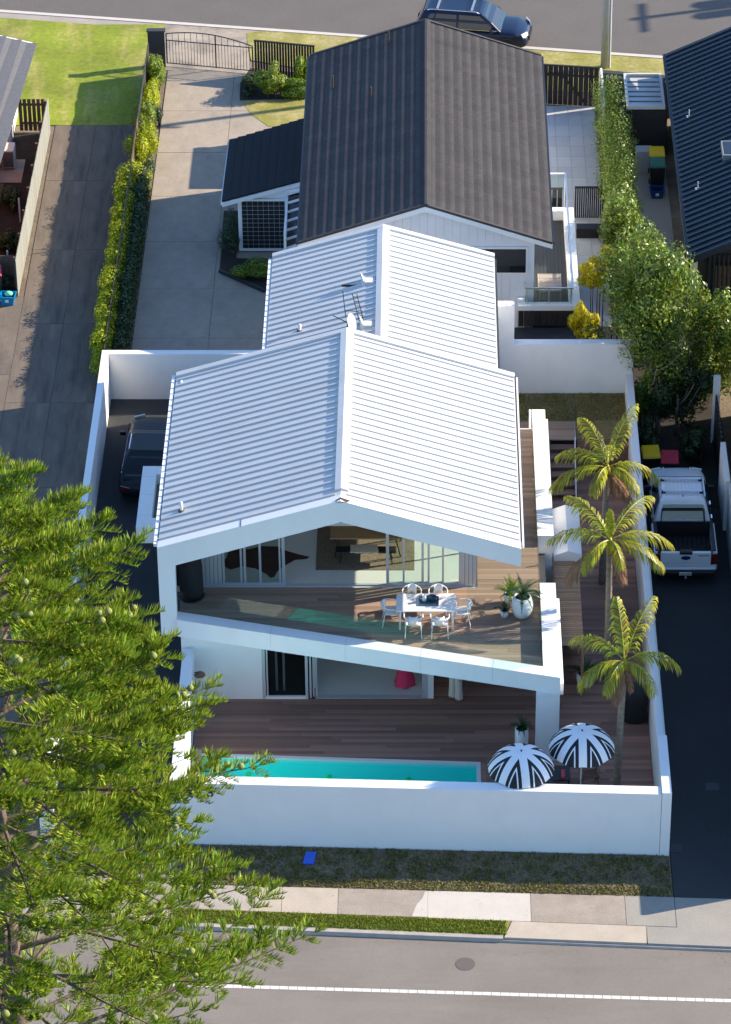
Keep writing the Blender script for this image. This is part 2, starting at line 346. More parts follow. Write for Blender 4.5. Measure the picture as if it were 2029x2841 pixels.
# footpath slabs
fp = structure(empty('footpath', (0,-15,0)))
jo = [-30,-27.5,-25,-22.5,-20,-17.5,-15,-12.6,-10.4,-7.9,-6.35,-4.81,-4.05,-2.48,.02,2.89,5.52,6.9]
cl = {-2.48:'concrete_worn', .02:'concrete_white', 2.89:'concrete_worn', 5.52:'concrete_grey', -4.05:'concrete_tan', -4.81:'concrete_tan', -6.35:'concrete_path'}
for x0, x1 in zip(jo, jo[1:]):
    g = .012; dz = random.uniform(-.004, .004)
    mm = MB(); x0 += g/2; x1 -= g/2
    mm.prism([(x0,path_near(x0)),(x1,path_near(x1)),(x1,path_far(x1)),(x0,path_far(x0))], 'z', -.08, .012+dz)
    mm.build('paving_slab', cl.get(round(x0-g/2,2), 'concrete_path'), fp)
# irregular edge of the fresh white slab spilling over the older one
mm = MB(); mm.sheet([(-.42,path_near(-.42)+.02),(.02,path_near(0)+.02),(.02,path_far(0)-.02),(-.06,path_far(0)-.05),(-.13,-14.95),(-.26,-15.15),(-.33,-15.35)], .0185); mm.build('cement_spill', 'concrete_white', fp)
# right crossing
rc = structure(empty('vehicle_crossing', (4,-16.3,0)))
MB().prism([(2.13,kerb(2.13)+.08),(6.04,kerb(6.04)+.08),(6.06,path_near(6.06)-.015),(2.36,path_near(2.36)-.015)], 'z', -.1, .008).build('paving_slab', 'concrete_tan', rc)
MB().prism([(6.07,kerb(6.07)+.08),(30,kerb(30)+.08),(30,path_far(30)),(6.91,path_far(6.91)),(6.91,path_near(6.91)-.012),(6.07,path_near(6.07)-.012)], 'z', -.1, .004).build('paving_slab', 'concrete_grey', rc)
lc = structure(empty('left_crossing', (-11,-15.5,0)))
for x0, x1, mt in ((-14.4,-11.5,'concrete_tan'),(-11.49,-9.2,'concrete_path'),(-9.19,-7.2,'concrete_tan')):
    MB().prism([(x0,kerb(x0)+.17),(x1,kerb(x1)+.17),(x1,path_near(x1)-.012),(x0,path_near(x0)-.012)], 'z', -.1, .006).build('paving_slab', mt, lc)
structure(MB().prism([(-14.4,path_far(-14.4)+.01),(-7.05,path_far(-7.05)+.01),(-7.05,-12.35),(-14.4,-12.3)], 'z', -.1, .0).build('entry_apron', 'concrete_grey'))
# verges
vg = structure(MB().prism([(-7.1,kerb(-7.1)+.165),(2.1,kerb(2.1)+.165),(2.34,path_near(2.34)-.012),(-7.1,path_near(-7.1)-.012)], 'z', -.1, .0).build('grass_verge', 'lawn_dry'))
vd = structure(MB().prism([(-7.0,path_far(-7)+.01),(6.9,path_far(6.9)+.01),(6.9,wall_f(6.9)+.1),(-7.0,wall_f(-7)+.1)], 'z', -.1, .0).build('soil_verge', 'earth'))
def blades(name, P, h, m, lean=.35, wd=.012):
    n = len(P); a = rng.random(n)*2*np.pi; hh = h*(.5+rng.random(n)); le = lean*hh*(.3+rng.random(n)); b = rng.random(n)*2*np.pi
    dx = np.stack([np.cos(a), np.sin(a), 0*a], 1)*wd*(.6+.8*rng.random(n))[:, None]; tip = P+np.stack([np.cos(b)*le, np.sin(b)*le, hh], 1)
    V = np.stack([P-dx, P+dx, tip], 1).reshape(-1, 3); return npmesh(name, V, np.arange(3*n).reshape(-1, 3), m)
def scatter(n, x0, x1, ylo, yhi, z=0):
    x = x0+(x1-x0)*rng.random(n); t = rng.random(n); lo = np.array([ylo(q) for q in x]); hi = np.array([yhi(q) for q in x]); return np.stack([x, lo+(hi-lo)*t, np.full(n, z)], 1)
P = scatter(16000, -7.0, 2.2, lambda x: kerb(x)+.2, lambda x: path_near(x)-.03)
stuff(obj('verge_grass', blades('verge_grass', P, .055, 'grass_blade', .6, .016)), 'short green grass on the narrow strip beside the front kerb', 'grass')
P = scatter(42000, -7.0, 6.85, lambda x: path_far(x)+.02, lambda x: wall_f(x)-.02)
cl_c = scatter(210, -7.0, 6.85, lambda x: path_far(x)+.05, lambda x: wall_f(x)-.1); rr = .07+.16*rng.random(210)
keep = np.zeros(len(P), bool)
for q, r_ in zip(cl_c, rr): keep |= ((P[:, 0]-q[0])**2+(P[:, 1]-q[1])**2) < r_**2*(.3+.7*rng.random(len(P)))
edge = P[:, 1]-np.array([path_far(x) for x in P[:, 0]]) < .38; keep |= edge & (rng.random(len(P)) < .75); keep |= rng.random(len(P)) < .30
stuff(obj('patchy_grass', blades('patchy_grass', P[keep], .045, 'verge_blade', 1.1, .02)), 'patchy dry grass in front of the white street wall', 'grass')
# fallen leaves and grit along the gutter and the verge
P = np.concatenate([scatter(150, -14, 9, lambda x: kerb(x)-.55, lambda x: kerb(x)-.02, -.115), scatter(40, -14, 9, lambda x: kerb(x)-2.2, lambda x: kerb(x)-.5, -.115), scatter(30, -9, 9, lambda x: path_near(x), lambda x: path_far(x), .02), scatter(40, 6.95, 9.4, lambda x: -14.2, lambda x: 4.0, .006)])
Nn = norm(np.stack([rng.normal(size=len(P))*.25, rng.normal(size=len(P))*.25, np.ones(len(P))], 1)); P[:, 2] += .012
stuff(obj('leaf_litter', leaf_mesh('leaf_litter', P, Nn, .04, 'leaf_dead')), 'scattered dry leaves along the gutter and footpath', 'leaves')
# rear road and lawns
structure(MB().sheet([(-60,rear_kerb(-60)),(60,rear_kerb(60)),(60,rear_kerb(60)+9.5),(-60,rear_kerb(-60)+9.5)], -.11).build('rear_road', 'asphalt_rear'))
structure(MB().sheet([(-60,rear_kerb(-60)+9.7),(60,rear_kerb(60)+9.7),(60,rear_kerb(60)+16),(-60,rear_kerb(-60)+16)], -.06).build('far_verge', 'lawn_green'))
m = MB(); m.loft([[(x,rear_kerb(x),-.11),(x,rear_kerb(x)-.02,.03),(x,rear_kerb(x)-.24,.03),(x,rear_kerb(x)-.24,-.1)] for x in (-60,-17,-4,10,60)]); structure(m.build('rear_kerb', 'concrete_white'))
def poly(name, pts, z, m, z0=-.1): return structure(MB().prism(pts, 'z', z0, z).build(name, m))
poly('rear_lawn', [(-40,31.0),(-11.1,31.0),(-10.95,35.2),(-10.6,rear_kerb(-10.6)-.26),(-13.5,rear_kerb(-13.5)-.75),(-40,rear_kerb(-40)-.5)], .012, 'lawn_green')
poly('verge_lawn', [(-7.0,36.5),(-4.5,35.6),(-2,35.0),(2,34.2),(10,33.3),(10,rear_kerb(10)-.26),(-6.6,rear_kerb(-6.6)-.26),(-7.3,38.9)], .012, 'lawn_dry')
poly('path_strip', [(-40,rear_kerb(-40)-.5),(-13.5,rear_kerb(-13.5)-.75),(-10.6,rear_kerb(-10.6)-.26),(-40,rear_kerb(-40)-.26)], .006, 'concrete_path')
poly('garden_lawn', [(-7.25,33.0),(-6.75,31.8),(-6.1,30.9),(-5.2,30.5),(-4.3,30.9),(-4.3,33.2)], .012, 'lawn_dry')
poly('garden_bed', [(-7.3,33.05),(-4.3,33.25),(-4.3,35.3),(-7.0,35.8),(-7.35,34.5)], .010, 'dark_earth')
# concrete drives, cast in bays
def drive(name, bays, m, z=.0):
    r_ = structure(empty(name, (bays[0][0], bays[0][2], 0)))
    for x0, x1, y0, y1 in bays: piece('paving_slab', m, r_, x0, x1-.015, y0, y1-.02, -.12, z+random.uniform(-.003, .003))
    return r_
drive('rear_driveway', [(x0, x1, y0, y0+3.4) for y0 in np.arange(11.8, 35.2, 3.4) for x0, x1 in ((-10.25,-7.6),(-7.6,-4.9))], 'concrete_drive', .004)
poly('gate_apron', [(-10.6,35.7),(-6.9,35.0),(-7.3,38.9),(-6.6,rear_kerb(-6.6)-.26),(-10.6,rear_kerb(-10.6)-.26)], .006, 'concrete_drive')
drive('left_driveway', [(x0, x1, y0, y0+5.2) for y0 in np.arange(-15, 31, 5.2) if y0+5.2 < 32 for x0, x1 in ((-14.3,-12.75),(-12.75,-11.0))], 'concrete_old', .0)
drive('left_forecourt', [(x0, x0+4.2, y0, y0+5.2) for y0 in np.arange(-13.2, 15, 5.2) for x0 in (-18.5,)], 'concrete_old', .002)
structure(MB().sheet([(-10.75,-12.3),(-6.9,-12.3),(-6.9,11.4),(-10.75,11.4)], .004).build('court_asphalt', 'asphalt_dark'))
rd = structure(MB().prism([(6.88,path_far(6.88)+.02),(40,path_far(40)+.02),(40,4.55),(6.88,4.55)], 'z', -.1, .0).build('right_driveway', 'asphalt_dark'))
MB().prism([(8.1,-10.1),(8.5,-10.1),(8.5,-9.75),(8.1,-9.75)], 'z', 0, .006).build('drain_grate', 'black_metal', rd)
MB().prism([(6.93,-12.9),(7.25,-12.9),(7.25,-12.55),(6.93,-12.55)], 'z', 0, .006).build('drain_grate', 'black_metal', rd)
structure(MB().prism([(6.88,4.6),(9.9,4.6),(9.9,14.5),(6.88,14.5)], 'z', -.1, .0).build('bin_yard', 'dark_earth'))
structure(MB().prism([(7.75,14.5),(9.0,14.5),(9.0,31),(7.75,31)], 'z', -.1, .004).build('side_path', 'concrete_grey'))
pp = structure(empty('rear_patio', (5.4,17,0)))
for i in range(4):
    for j in range(20): piece('paving_slab', 'paver_pale', pp, 4.4+i*.53, 4.4+i*.53+.522, 16.0+j*.83, 16.0+j*.83+.82, -.1, .01)
# reserve side of the street where the pine stands
structure(MB().prism([(-60,-29.1),(60,-33.6),(60,-60),(-60,-60)], 'z', -.19, .0).build('reserve', 'reserve_grass'))

# ================================================================ BOUNDARY WALLS
def wall(name, label, poly_, z, m='white_wall', cap=0):
    c = Vector((sum(p[0] for p in poly_)/len(poly_), sum(p[1] for p in poly_)/len(poly_), 0)); r_ = thing(name, label, 'wall', c)
    MB().prism(poly_, 'z', -.05, z).build('wall_panel', m, r_, bevel=.008); return r_
fw = wall('street_wall', 'long white rendered street wall in front of the pool', [(-7.25,wall_f(-7.25)),(6.58,wall_f(6.58)),(6.58,wall_f(6.58)+.36),(-7.25,wall_f(-7.25)+.36)], 2.2)
text('house_number', '8', .46, 'ink_black', fw, (-6.12,wall_f(-6.12)-.012,1.88), (R(90),0,R(-2.1)), .012)
text('wall_lettering', 'IN', .15, 'ink_black', fw, (-6.2,wall_f(-6.2)-.012,1.55), (R(90),0,R(-2.1)), .008)
wall('corner_wall', 'taller white wall end at the street corner beside the dark driveway', [(6.59,wall_f(6.59)-.015),(6.86,wall_f(6.86)-.015),(6.86,-10.4),(6.59,-10.4)], 2.26)
sw = wall('side_wall', 'long low white boundary wall between the deck and the dark driveway', [(6.6,-10.39),(6.85,-10.39),(6.85,9.6),(6.6,9.6)], 2.0)
for k in range(7):
    y0 = -10.2+k*1.55; MB().box(6.80,6.815,y0,y0+1.5,2.0,2.42).build('glass_panel', 'glass_clear', sw)
wall('pool_side_wall', 'white wall at the left end of the pool deck behind the pine', [(-7.25,-12.15),(-6.92,-12.15),(-6.92,-5.85),(-7.25,-5.85)], 2.0)
wall('court_wall', 'white boundary wall between the two left driveways', [(-10.96,-11.8),(-10.73,-11.8),(-10.73,11.2),(-10.96,11.2)], 1.8)
wall('rear_court_wall', 'white wall closing the dark courtyard behind the parked car', [(-10.96,11.21),(-4.6,11.21),(-4.6,11.47),(-10.96,11.47)], 1.8)
bw = wall('lawn_wall', 'tall white wall behind the small brown lawn', [(2.2,9.61),(6.85,9.61),(6.85,9.95),(2.2,9.95)], 3.15)
MB().box(2.2,2.88,9.60,9.94,3.15,4.63).build('pier', 'white_wall', bw)
gp = thing('entry_gate', 'white gate and pillar at the courtyard entrance behind the pine', 'gate', (-9,-12.3,0))
MB().box(-10.98,-10.6,-12.5,-12.1,0,2.0).build('pillar', 'white_wall', gp); MB().box(-10.55,-7.3,-12.35,-12.28,.1,1.8).build('gate_panel', 'charcoal_clad', gp)

# ================================================================ TERRACE, DECKS, POOL
tr = structure(empty('lawn_terrace', (4.5,8,0)))
MB().box(2.8,6.58,6.75,9.6,-.05,1.20).build('retaining_block', 'dark_earth', tr)
MB().sheet([(2.85,7.85),(6.58,7.85),(6.58,9.6),(2.85,9.6)], 1.25).build('lawn', 'lawn_shade', tr)
MB().sheet([(4.92,6.76),(6.58,6.76),(6.58,7.85),(4.92,7.85)], 1.25).build('lawn', 'lawn_shade', tr)
for k in range(8): piece('plank', 'deck_upper', tr, 2.85, 4.9, 6.76+k*.14, 6.76+k*.14+.13, 1.21, 1.252)
for k in range(9): piece('plank', 'deck_wood', tr, 4.92, 6.58, 6.72, 6.745, .06+k*.132, .06+k*.132+.125)
P = np.stack([2.9+3.65*rng.random(3500), 7.9+1.68*rng.random(3500), np.full(3500, 1.25)], 1)
stuff(obj('terrace_grass', blades('terrace_grass', P, .05, 'verge_blade', .8, .016)), 'brown green lawn in front of the tall white wall', 'grass')
st = thing('deck_stairs', 'timber stairs rising from the side deck to the lawn', 'stairs', (4.4,5.8,0))
for k in range(7):
    y0 = 6.74-(k+1)*.28; z1 = 1.25-(k+1)*.17
    if z1 < .1: break
    piece('tread', 'deck_wood', st, 4.03, 4.82, y0-.01, y0+.135, z1-.035, z1); piece('tread', 'deck_wood', st, 4.03, 4.82, y0+.142, y0+.285, z1-.035, z1)
    piece('riser', 'fence_brown', st, 4.04, 4.81, y0+.29, y0+.305, z1-.03, z1+.17-.03)
m = MB(); m.prism([(6.74,.06),(6.74,1.2),(4.85,.06)], 'x', 3.98, 4.03); m.build('stringer', 'deck_wood', st)
m = MB(); m.prism([(6.74,.06),(6.74,1.35),(4.9,.22),(4.9,.06)], 'x', 4.825, 4.86); m.build('stringer', 'white_paint', st)
gl = thing('stair_balustrade', 'tall clear glass balustrade around the stair landing', 'balustrade', (4.2,7.8,1.25))
for x0, x1 in ((2.85,3.42),(3.44,4.86)): MB().box(x0,x1,7.80,7.815,1.26,2.36).build('glass_panel', 'glass_clear', gl)
MB().box(4.86,4.875,6.8,7.81,1.26,2.36).build('glass_panel', 'glass_clear', gl)
MB().box(4.855,4.88,6.78,7.82,1.2,1.265).build('rail', 'steel', gl)
# lower deck boards (run along x), broken round the pool
dk = structure(empty('lower_deck', (0,-6,0)))
MB().sheet([(-6.9,-8.39),(3.9,-8.39),(3.9,-3.0),(-6.9,-3.0)], .0).build('joist_bed', 'black_metal', dk)
MB().sheet([(1.46,-12.75),(6.6,-12.75),(6.6,-8.4),(1.46,-8.4)], .0).build('joist_bed', 'black_metal', dk)
MB().sheet([(3.91,-8.39),(6.6,-8.39),(6.6,6.7),(3.91,6.7)], .001).build('joist_bed', 'black_metal', dk)
def boards(parent, m, x0, x1, y, z, w_=.136, lo=2.2, hi=4.6):
    x = x0
    while x < x1-.05:
        e = min(x1, x+random.uniform(lo, hi))
        if x1-e < .7: e = x1
        piece('plank', m, parent, x+.003, e-.003, y, y+w_, z-.03, z+random.uniform(-.002, .002)); x = e
y = -12.7
while y < 6.6:
    if y < -8.62: boards(dk, 'deck_wood', 1.75, 6.59, y, .06, lo=2.6, hi=5)
    elif y < -5.84: boards(dk, 'deck_wood', -6.9, 6.59, y, .06)
    elif y < -3.1: boards(dk, 'deck_wood', .1, 6.59, y, .06, lo=3, hi=6)
    else: boards(dk, 'deck_wood', 3.92, 6.59, y, .06, lo=3, hi=4)
    y += .142
pl = structure(empty('swimming_pool', (-2.6,-10.4,0)))
x0, x1, y0, y1 = POOL
far = lambda x: -8.56-.052*(x+6.13)
m = MB(); zb = -1.1
m.sheet([(x0,y0,zb),(x1,y0,zb),(x1,far(x1),zb),(x0,far(x0),zb)]); m.sheet([(x0,far(x0),zb),(x1,far(x1),zb),(x1,far(x1),.0),(x0,far(x0),.0)])
m.sheet([(x1,y0,zb),(x1,far(x1),zb),(x1,far(x1),0),(x1,y0,0)]); m.sheet([(x0,far(x0),zb),(x0,y0,zb),(x0,y0,0),(x0,far(x0),0)]); m.sheet([(x0,y0,zb),(x0,y0,0),(x1,y0,0),(x1,y0,zb)])
m.build('shell', 'pool_shell', pl)
for k in range(4): MB().box(x1-.35*(k+1),x1-.35*k-.004,y0+.1,-10.0,zb,-.35-.25*k).build('step', 'pool_shell', pl)
MB().sheet([(x0,y0,-.09),(x1,y0,-.09),(x1,far(x1),-.09),(x0,far(x0),-.09)]).build('water', 'pool_water', pl)
MB().prism([(x0,far(x0)),(x1+.12,far(x1)),(x1+.12,far(x1)+.12),(x0,far(x0)+.12)], 'z', -.05, .066).build('coping', 'pool_rim', pl)
MB().prism([(x1+.002,y0),(x1+.12,y0),(x1+.12,far(x1)-.001),(x1+.002,far(x1)-.001)], 'z', -.05, .066).build('coping', 'pool_rim', pl)
MB().prism([(x1+.122,y0),(x1+.30,y0),(x1+.30,far(x1)+.1),(x1+.122,far(x1)+.1)], 'z', -.05, .063).build('plank', 'deck_wood', pl)
MB().prism([(x0-.28,y0),(x0,y0),(x0,far(x0)+.3),(x0-.28,far(x0)+.3)], 'z', -.05, .062).build('coping', 'concrete_tan', pl)
m = MB(); m.prism([(x0,far(x0)+.121),(x1+.3,far(x1)+.121),(x1+.3,-8.40),(x0,-8.40)], 'z', -.03, .058); m.build('plank', 'deck_wood', pl)
for x in (-5.25,-2.88,-.55):
    o = MB().lathe([(0,0),(.07,0),(.07,.03),(.03,.05),(0,.05)], 16).build('pool_light', 'green_lens', pl, local=True); o.location = Vector((x,far(x)-.01,-.55))-pl.location; o.rotation_euler = (R(90),0,0)
# ================================================================ WHITE HOUSE
hs = thing('white_house', 'modern white gabled house with ribbed metal roof and open upper balcony', 'house', (-2.5,-1,0))
def ribbed_roof(root, xl, xr, xa, ze, za, y0, y1, th=.2, step=.338, rib_y0=None, rib_y1=None, capw=.2):
    zl, zr = ze
    MB().prism([(xl,zl),(xa,za),(xa,za-th),(xl,zl-th)], 'y', y0, y1).build('roof_slope', 'white_roof', root)
    MB().prism([(xa+.001,za),(xr,zr),(xr,zr-th),(xa+.001,za-th)], 'y', y0, y1).build('roof_slope', 'white_roof', root)
    sl = (za-zl)/(xa-xl); sr = (za-zr)/(xr-xa); h = .05
    a, b = xl+.02, xa-.16; ml = MB().prism([(a,zl+sl*(a-xl)),(b,zl+sl*(b-xl)),(b,zl+sl*(b-xl)+h),(a,zl+sl*(a-xl)+h)], 'y', -.026, .026).mesh('roof_rib', 'white_roof')
    a, b = xa+.20, xr-.02; mr = MB().prism([(a,za-sr*(a-xa)),(b,za-sr*(b-xa)),(b,za-sr*(b-xa)+h),(a,za-sr*(a-xa)+h)], 'y', -.026, .026).mesh('roof_rib', 'white_roof')
    y = rib_y0
    while y < rib_y1:
        for me in (ml, mr):
            o = obj('roof_rib', me, root, True); o.location = Vector((0,y,0))-root.location
        y += step
    MB().prism([(xa-.18,za-.18*sl+.003),(xa,za+.003),(xa+.22,za-.22*sr+.003),(xa+.22,za-.22*sr+.072),(xa,za+.077),(xa-.18,za-.18*sl+.072)], 'y', y0+.34, y1-.02).build('ridge_cap', 'white_roof', root)
ribbed_roof(hs, -7.86, 2.74, -2.5, (5.53,5.5), 7.17, -5.46, 3.88, rib_y0=-5.28, rib_y1=3.6)
fr_ = [(-7.87,5.60),(-2.5,7.245),(2.75,5.57),(2.75,4.92),(-2.5,6.5),(-7.37,4.97),(-7.39,2.45),(-7.87,2.45)]
MB().prism(fr_, 'y', -5.80, -5.47).build('gable_frame', 'white_wall', hs)
MB().prism([(-7.87,5.60),(-2.5,7.245),(2.75,5.57),(2.75,5.3),(-2.5,6.95),(-7.87,5.3)], 'y', 3.70, 3.92).build('barge', 'white_roof', hs)
# panel joint in the gable flashing and the small folded flashing tip at the apex
MB().prism([(-5.42,6.36),(-5.405,6.365),(-5.405,6.35),(-5.42,6.345)], 'y', -5.81, -5.46).build('flashing_joint', 'black_metal', hs)
MB().add([(-2.62,-5.82,7.2),(-2.36,-5.82,7.19),(-2.2,-5.72,7.2),(-2.5,-5.66,7.28),(-2.66,-5.74,7.22)], [(0,1,2,3,4)]).build('flashing_tip', 'fence_brown', hs)
MB().box(-8.0,-7.89,-5.45,3.88,5.40,5.50).build('gutter', 'white_paint', hs)
MB().box(-7.885,-7.862,-5.45,3.88,5.36,5.5).build('gutter_gap', 'black_metal', hs)
MB().box(2.745,2.79,-5.45,3.88,5.36,5.48).build('gutter', 'charcoal_clad', hs)
MB().box(2.795,2.85,-5.45,3.88,5.34,5.43).build('gutter', 'white_paint', hs)
for k in range(11): piece('gutter_bracket', 'white_paint', hs, -7.99, -7.865, -5.2+k*.88, -5.17+k*.88, 5.5, 5.515)
# upper walls
MB().box(-7.86,-7.72,-5.46,3.7,2.45,5.35).build('wall', 'white_wall', hs)
MB().box(-7.7,1.5,3.3,3.5,2.5,5.6).build('wall', 'interior_wall', hs)
MB().box(1.40,1.5,.6,3.29,2.79,5.3).build('wall', 'white_wall', hs)
MB().box(1.40,1.5,-3.62,.59,4.9,5.3).build('wall', 'white_wall', hs)
MB().box(-7.7,1.5,-3.63,3.29,2.5,2.775).build('interior_floor', 'interior_floor', hs)
for y0, y1 in ((-3.2,-1.9),(-1.85,-.6),(-.55,.55)):
    w_ = MB().box(1.44,1.455,y0,y1,2.85,4.88).build('window_pane', 'glass_window', hs); MB().box(1.42,1.48,y1,y1+.05,2.8,4.9).build('window_frame', 'metal_frame', hs)
for x0, x1 in ((-6.76,-6.14),(1.02,1.5)):
    n = int((x1-x0)/.105)
    for k in range(n): piece('cladding_board', 'metal_frame', hs, x0+k*(x1-x0)/n, x0+(k+1)*(x1-x0)/n-.012, -3.70, -3.64, 2.76, 5.25)
    MB().box(x0,x1,-3.638,-3.60,2.76,5.25).build('cladding_back', 'charcoal_clad', hs)
MB().box(-7.71,-6.77,-3.70,-3.60,2.76,5.3).build('wall', 'charcoal_clad', hs)
fm = 'metal_frame'
for x, wd in ((-6.10,.07),(-5.57,.06),(-5.46,.07),(-5.0,.07),(-4.41,.05),(-4.30,.09),(-1.18,.09),(-.70,.06),(-.13,.07),(.05,.06),(.48,.06),(.99,.07)):
    MB().box(x-wd/2,x+wd/2,-3.68,-3.60,2.76,4.93).build('door_post', fm, hs)
for x0, x1 in ((-6.14,-4.26),(-1.22,1.02)):
    MB().box(x0,x1,-3.675,-3.605,2.762,2.86).build('door_rail', fm, hs); MB().box(x0+.05,x1-.05,-3.645,-3.635,2.861,4.92).build('glass_pane', 'glass_window', hs)
MB().box(-6.14,1.02,-3.69,-3.59,4.931,5.04).build('door_head', fm, hs); MB().box(-6.13,1.0,-3.66,-3.645,5.041,5.3).build('glass_pane', 'glass_window', hs)
MB().box(-2.54,-2.46,-3.69,-3.61,5.041,6.9).build('door_post', fm, hs)
MB().box(-4.25,-1.23,-3.68,-3.60,2.7755,2.79).build('door_track', fm, hs)
# balcony
L = lambda x: -5.80-.2545*(x+7.87)
MB().prism([(-7.385,L(-7.385)),(3.85,L(3.85)),(3.85,-8.24),(3.33,L(3.33)+.43),(-7.385,L(-7.385)+.43)], 'z', 2.5, 3.10).build('balcony_beam', 'white_wall', hs)
MB().box(3.37,3.85,-8.235,-4.02,2.5,3.098).build('parapet', 'white_wall', hs)
MB().box(3.37,3.87,-1.53,5.1,2.45,3.10).build('parapet', 'white_wall', hs)
MB().box(3.852,3.96,-8.55,-4.3,2.32,2.72).build('side_ledge', 'white_wall', hs)
MB().box(3.18,3.848,-8.76,-8.2,0,2.499).build('post', 'white_wall', hs)
for xj in (-4.6,-2.4,-.2,1.9):
    MB().prism([(xj,L(xj)-.002),(xj+.012,L(xj)-.003),(xj+.05,L(xj)+.43),(xj+.038,L(xj)+.43)], 'z', 2.6, 3.1025).build('panel_joint', 'metal_frame', hs)
MB().prism([(-7.37,-5.45),(3.36,-8.2),(3.36,5.1),(1.505,5.1),(1.505,-3.64),(-7.37,-3.64)], 'z', 2.5, 2.74).build('balcony_slab', 'white_wall', hs)
ud = structure(empty('balcony_deck', (-1,-5,2.74)))
y = -8.2
while y < 5.0:
    if y < -3.8:
        x0 = max(-7.37, -7.87+(-5.37-y)/.2545-.12); boards(ud, 'deck_upper', x0, 3.36, y, 2.78, lo=3, hi=5.4)
    else: boards(ud, 'deck_upper', 1.52, 3.36, y, 2.78, lo=3, hi=4)
    y += .142
gb = thing('balcony_balustrade', 'frameless clear glass balustrade along the slanted balcony edge', 'balustrade', (-2,-6.5,2.78))
xs = [-7.36,-6.0,-4.2,-2.35,-.45,1.3,3.33]
for x0, x1 in zip(xs, xs[1:]):
    x0 += .012; MB().prism([(x0,L(x0)+.42),(x1,L(x1)+.42),(x1,L(x1)+.435),(x0,L(x0)+.435)], 'z', 2.80, 3.88).build('glass_panel', 'glass_clear', gb)
gs = thing('side_balustrade', 'clear glass balustrade along the right side of the balcony', 'balustrade', (3.34,-2,2.78))
ys = [-8.12,-6.75,-5.35,-4.0,-2.7,-1.4,.2,1.8,3.4,5.05]
for y0, y1 in zip(ys, ys[1:]): MB().box(3.335,3.35,y0+.015,y1,2.80,3.88).build('glass_panel', 'glass_clear', gs)
for y0, y1 in zip(ys, ys[1:]): MB().box(3.325,3.36,y0+.02,y0+.06,2.78,2.95).build('clamp', 'steel', gs)
MB().box(3.30,3.6,-4.0,-1.55,0,2.45).build('wall', 'charcoal_clad', hs)
MB().box(3.32,3.84,-1.52,6.7,0,2.449).build('wall', 'white_wall', hs)
# lower storey
MB().box(-7.30,-4.92,-5.76,-5.5,0,2.5).build('wall', 'white_wall', hs)
MB().box(-7.30,-7.12,-5.49,3.6,0,2.44).build('wall', 'white_wall', hs)
MB().box(.025,.2,-5.74,-3.05,0,2.5).build('wall', 'white_wall', hs)
MB().box(.21,3.29,-3.15,-3.0,0,2.5).build('wall', 'charcoal_clad', hs)
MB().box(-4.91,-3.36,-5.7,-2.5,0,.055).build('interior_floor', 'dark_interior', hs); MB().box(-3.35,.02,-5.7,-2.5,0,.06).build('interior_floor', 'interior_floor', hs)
MB().box(-4.91,.02,-2.5,-2.4,0,2.5).build('wall', 'interior_wall', hs); MB().box(-3.40,-3.34,-5.2,-2.51,.06,2.5).build('wall', 'interior_wall', hs)
for x, wd, y in ((-4.87,.08,-5.72),(-4.78,.05,-5.66),(-3.60,.08,-5.72),(-3.49,.06,-5.66),(-3.40,.05,-5.60),(-3.32,.06,-5.54),(-.06,.17,-5.70)):
    MB().box(x-wd/2,x+wd/2,y-.05,y+.02,.06,2.49).build('door_post', fm, hs)
MB().box(-4.91,-3.56,-5.765,-5.69,.06,.15).build('door_rail', 'white_paint', hs); MB().box(-4.74,-3.64,-5.70,-5.69,.151,2.45).build('glass_pane', 'glass_window', hs)
for k in range(3): MB().box(-3.28,.02,-5.75+k*.06,-5.72+k*.06,.061,.085).build('door_track', fm, hs)
for k in range(2): MB().box(-4.55+k*.22,-4.48+k*.22,-5.35,-5.28,.06,2.4).build('curtain_fold', 'roof_grey', hs)
# window box over the parked car
MB().box(-8.92,-8.47,-1.05,2.35,2.5,3.1).build('window_hood', 'white_wall', hs)
MB().box(-8.469,-7.865,-1.05,-.55,2.5,3.098).build('window_hood', 'white_wall', hs); MB().box(-8.469,-7.865,1.9,2.35,2.5,3.098).build('window_hood', 'white_wall', hs)
MB().box(-8.468,-7.866,-.549,1.899,2.5,2.72).build('hood_base', 'roof_grey', hs)
for yj in (-.4,.75,1.75): MB().box(-8.921,-8.468,yj,yj+.012,2.6,3.1025).build('panel_joint', 'metal_frame', hs)
# rear volume
ribbed_roof(hs, -5.11, 2.23, -1.45, (5.5,5.5), 6.6, 3.93, 11.25, rib_y0=4.2, rib_y1=11.0)
MB().prism([(-5.12,5.57),(-1.45,6.68),(2.24,5.57),(2.24,5.3),(-1.45,6.4),(-5.12,5.3)], 'y', 11.251, 11.45).build('barge', 'white_roof', hs)
MB().box(-4.9,2.05,3.93,11.1,0,5.3).build('wall', 'white_wall', hs); MB().prism([(-4.9,5.301),(-1.45,6.38),(2.05,5.301)], 'y', 10.9, 11.1).build('gable_wall', 'white_wall', hs)
MB().box(-5.24,-5.13,3.93,11.25,5.37,5.47).build('gutter', 'white_paint', hs); MB().box(2.235,2.30,3.93,11.25,5.34,5.46).build('gutter', 'charcoal_clad', hs)
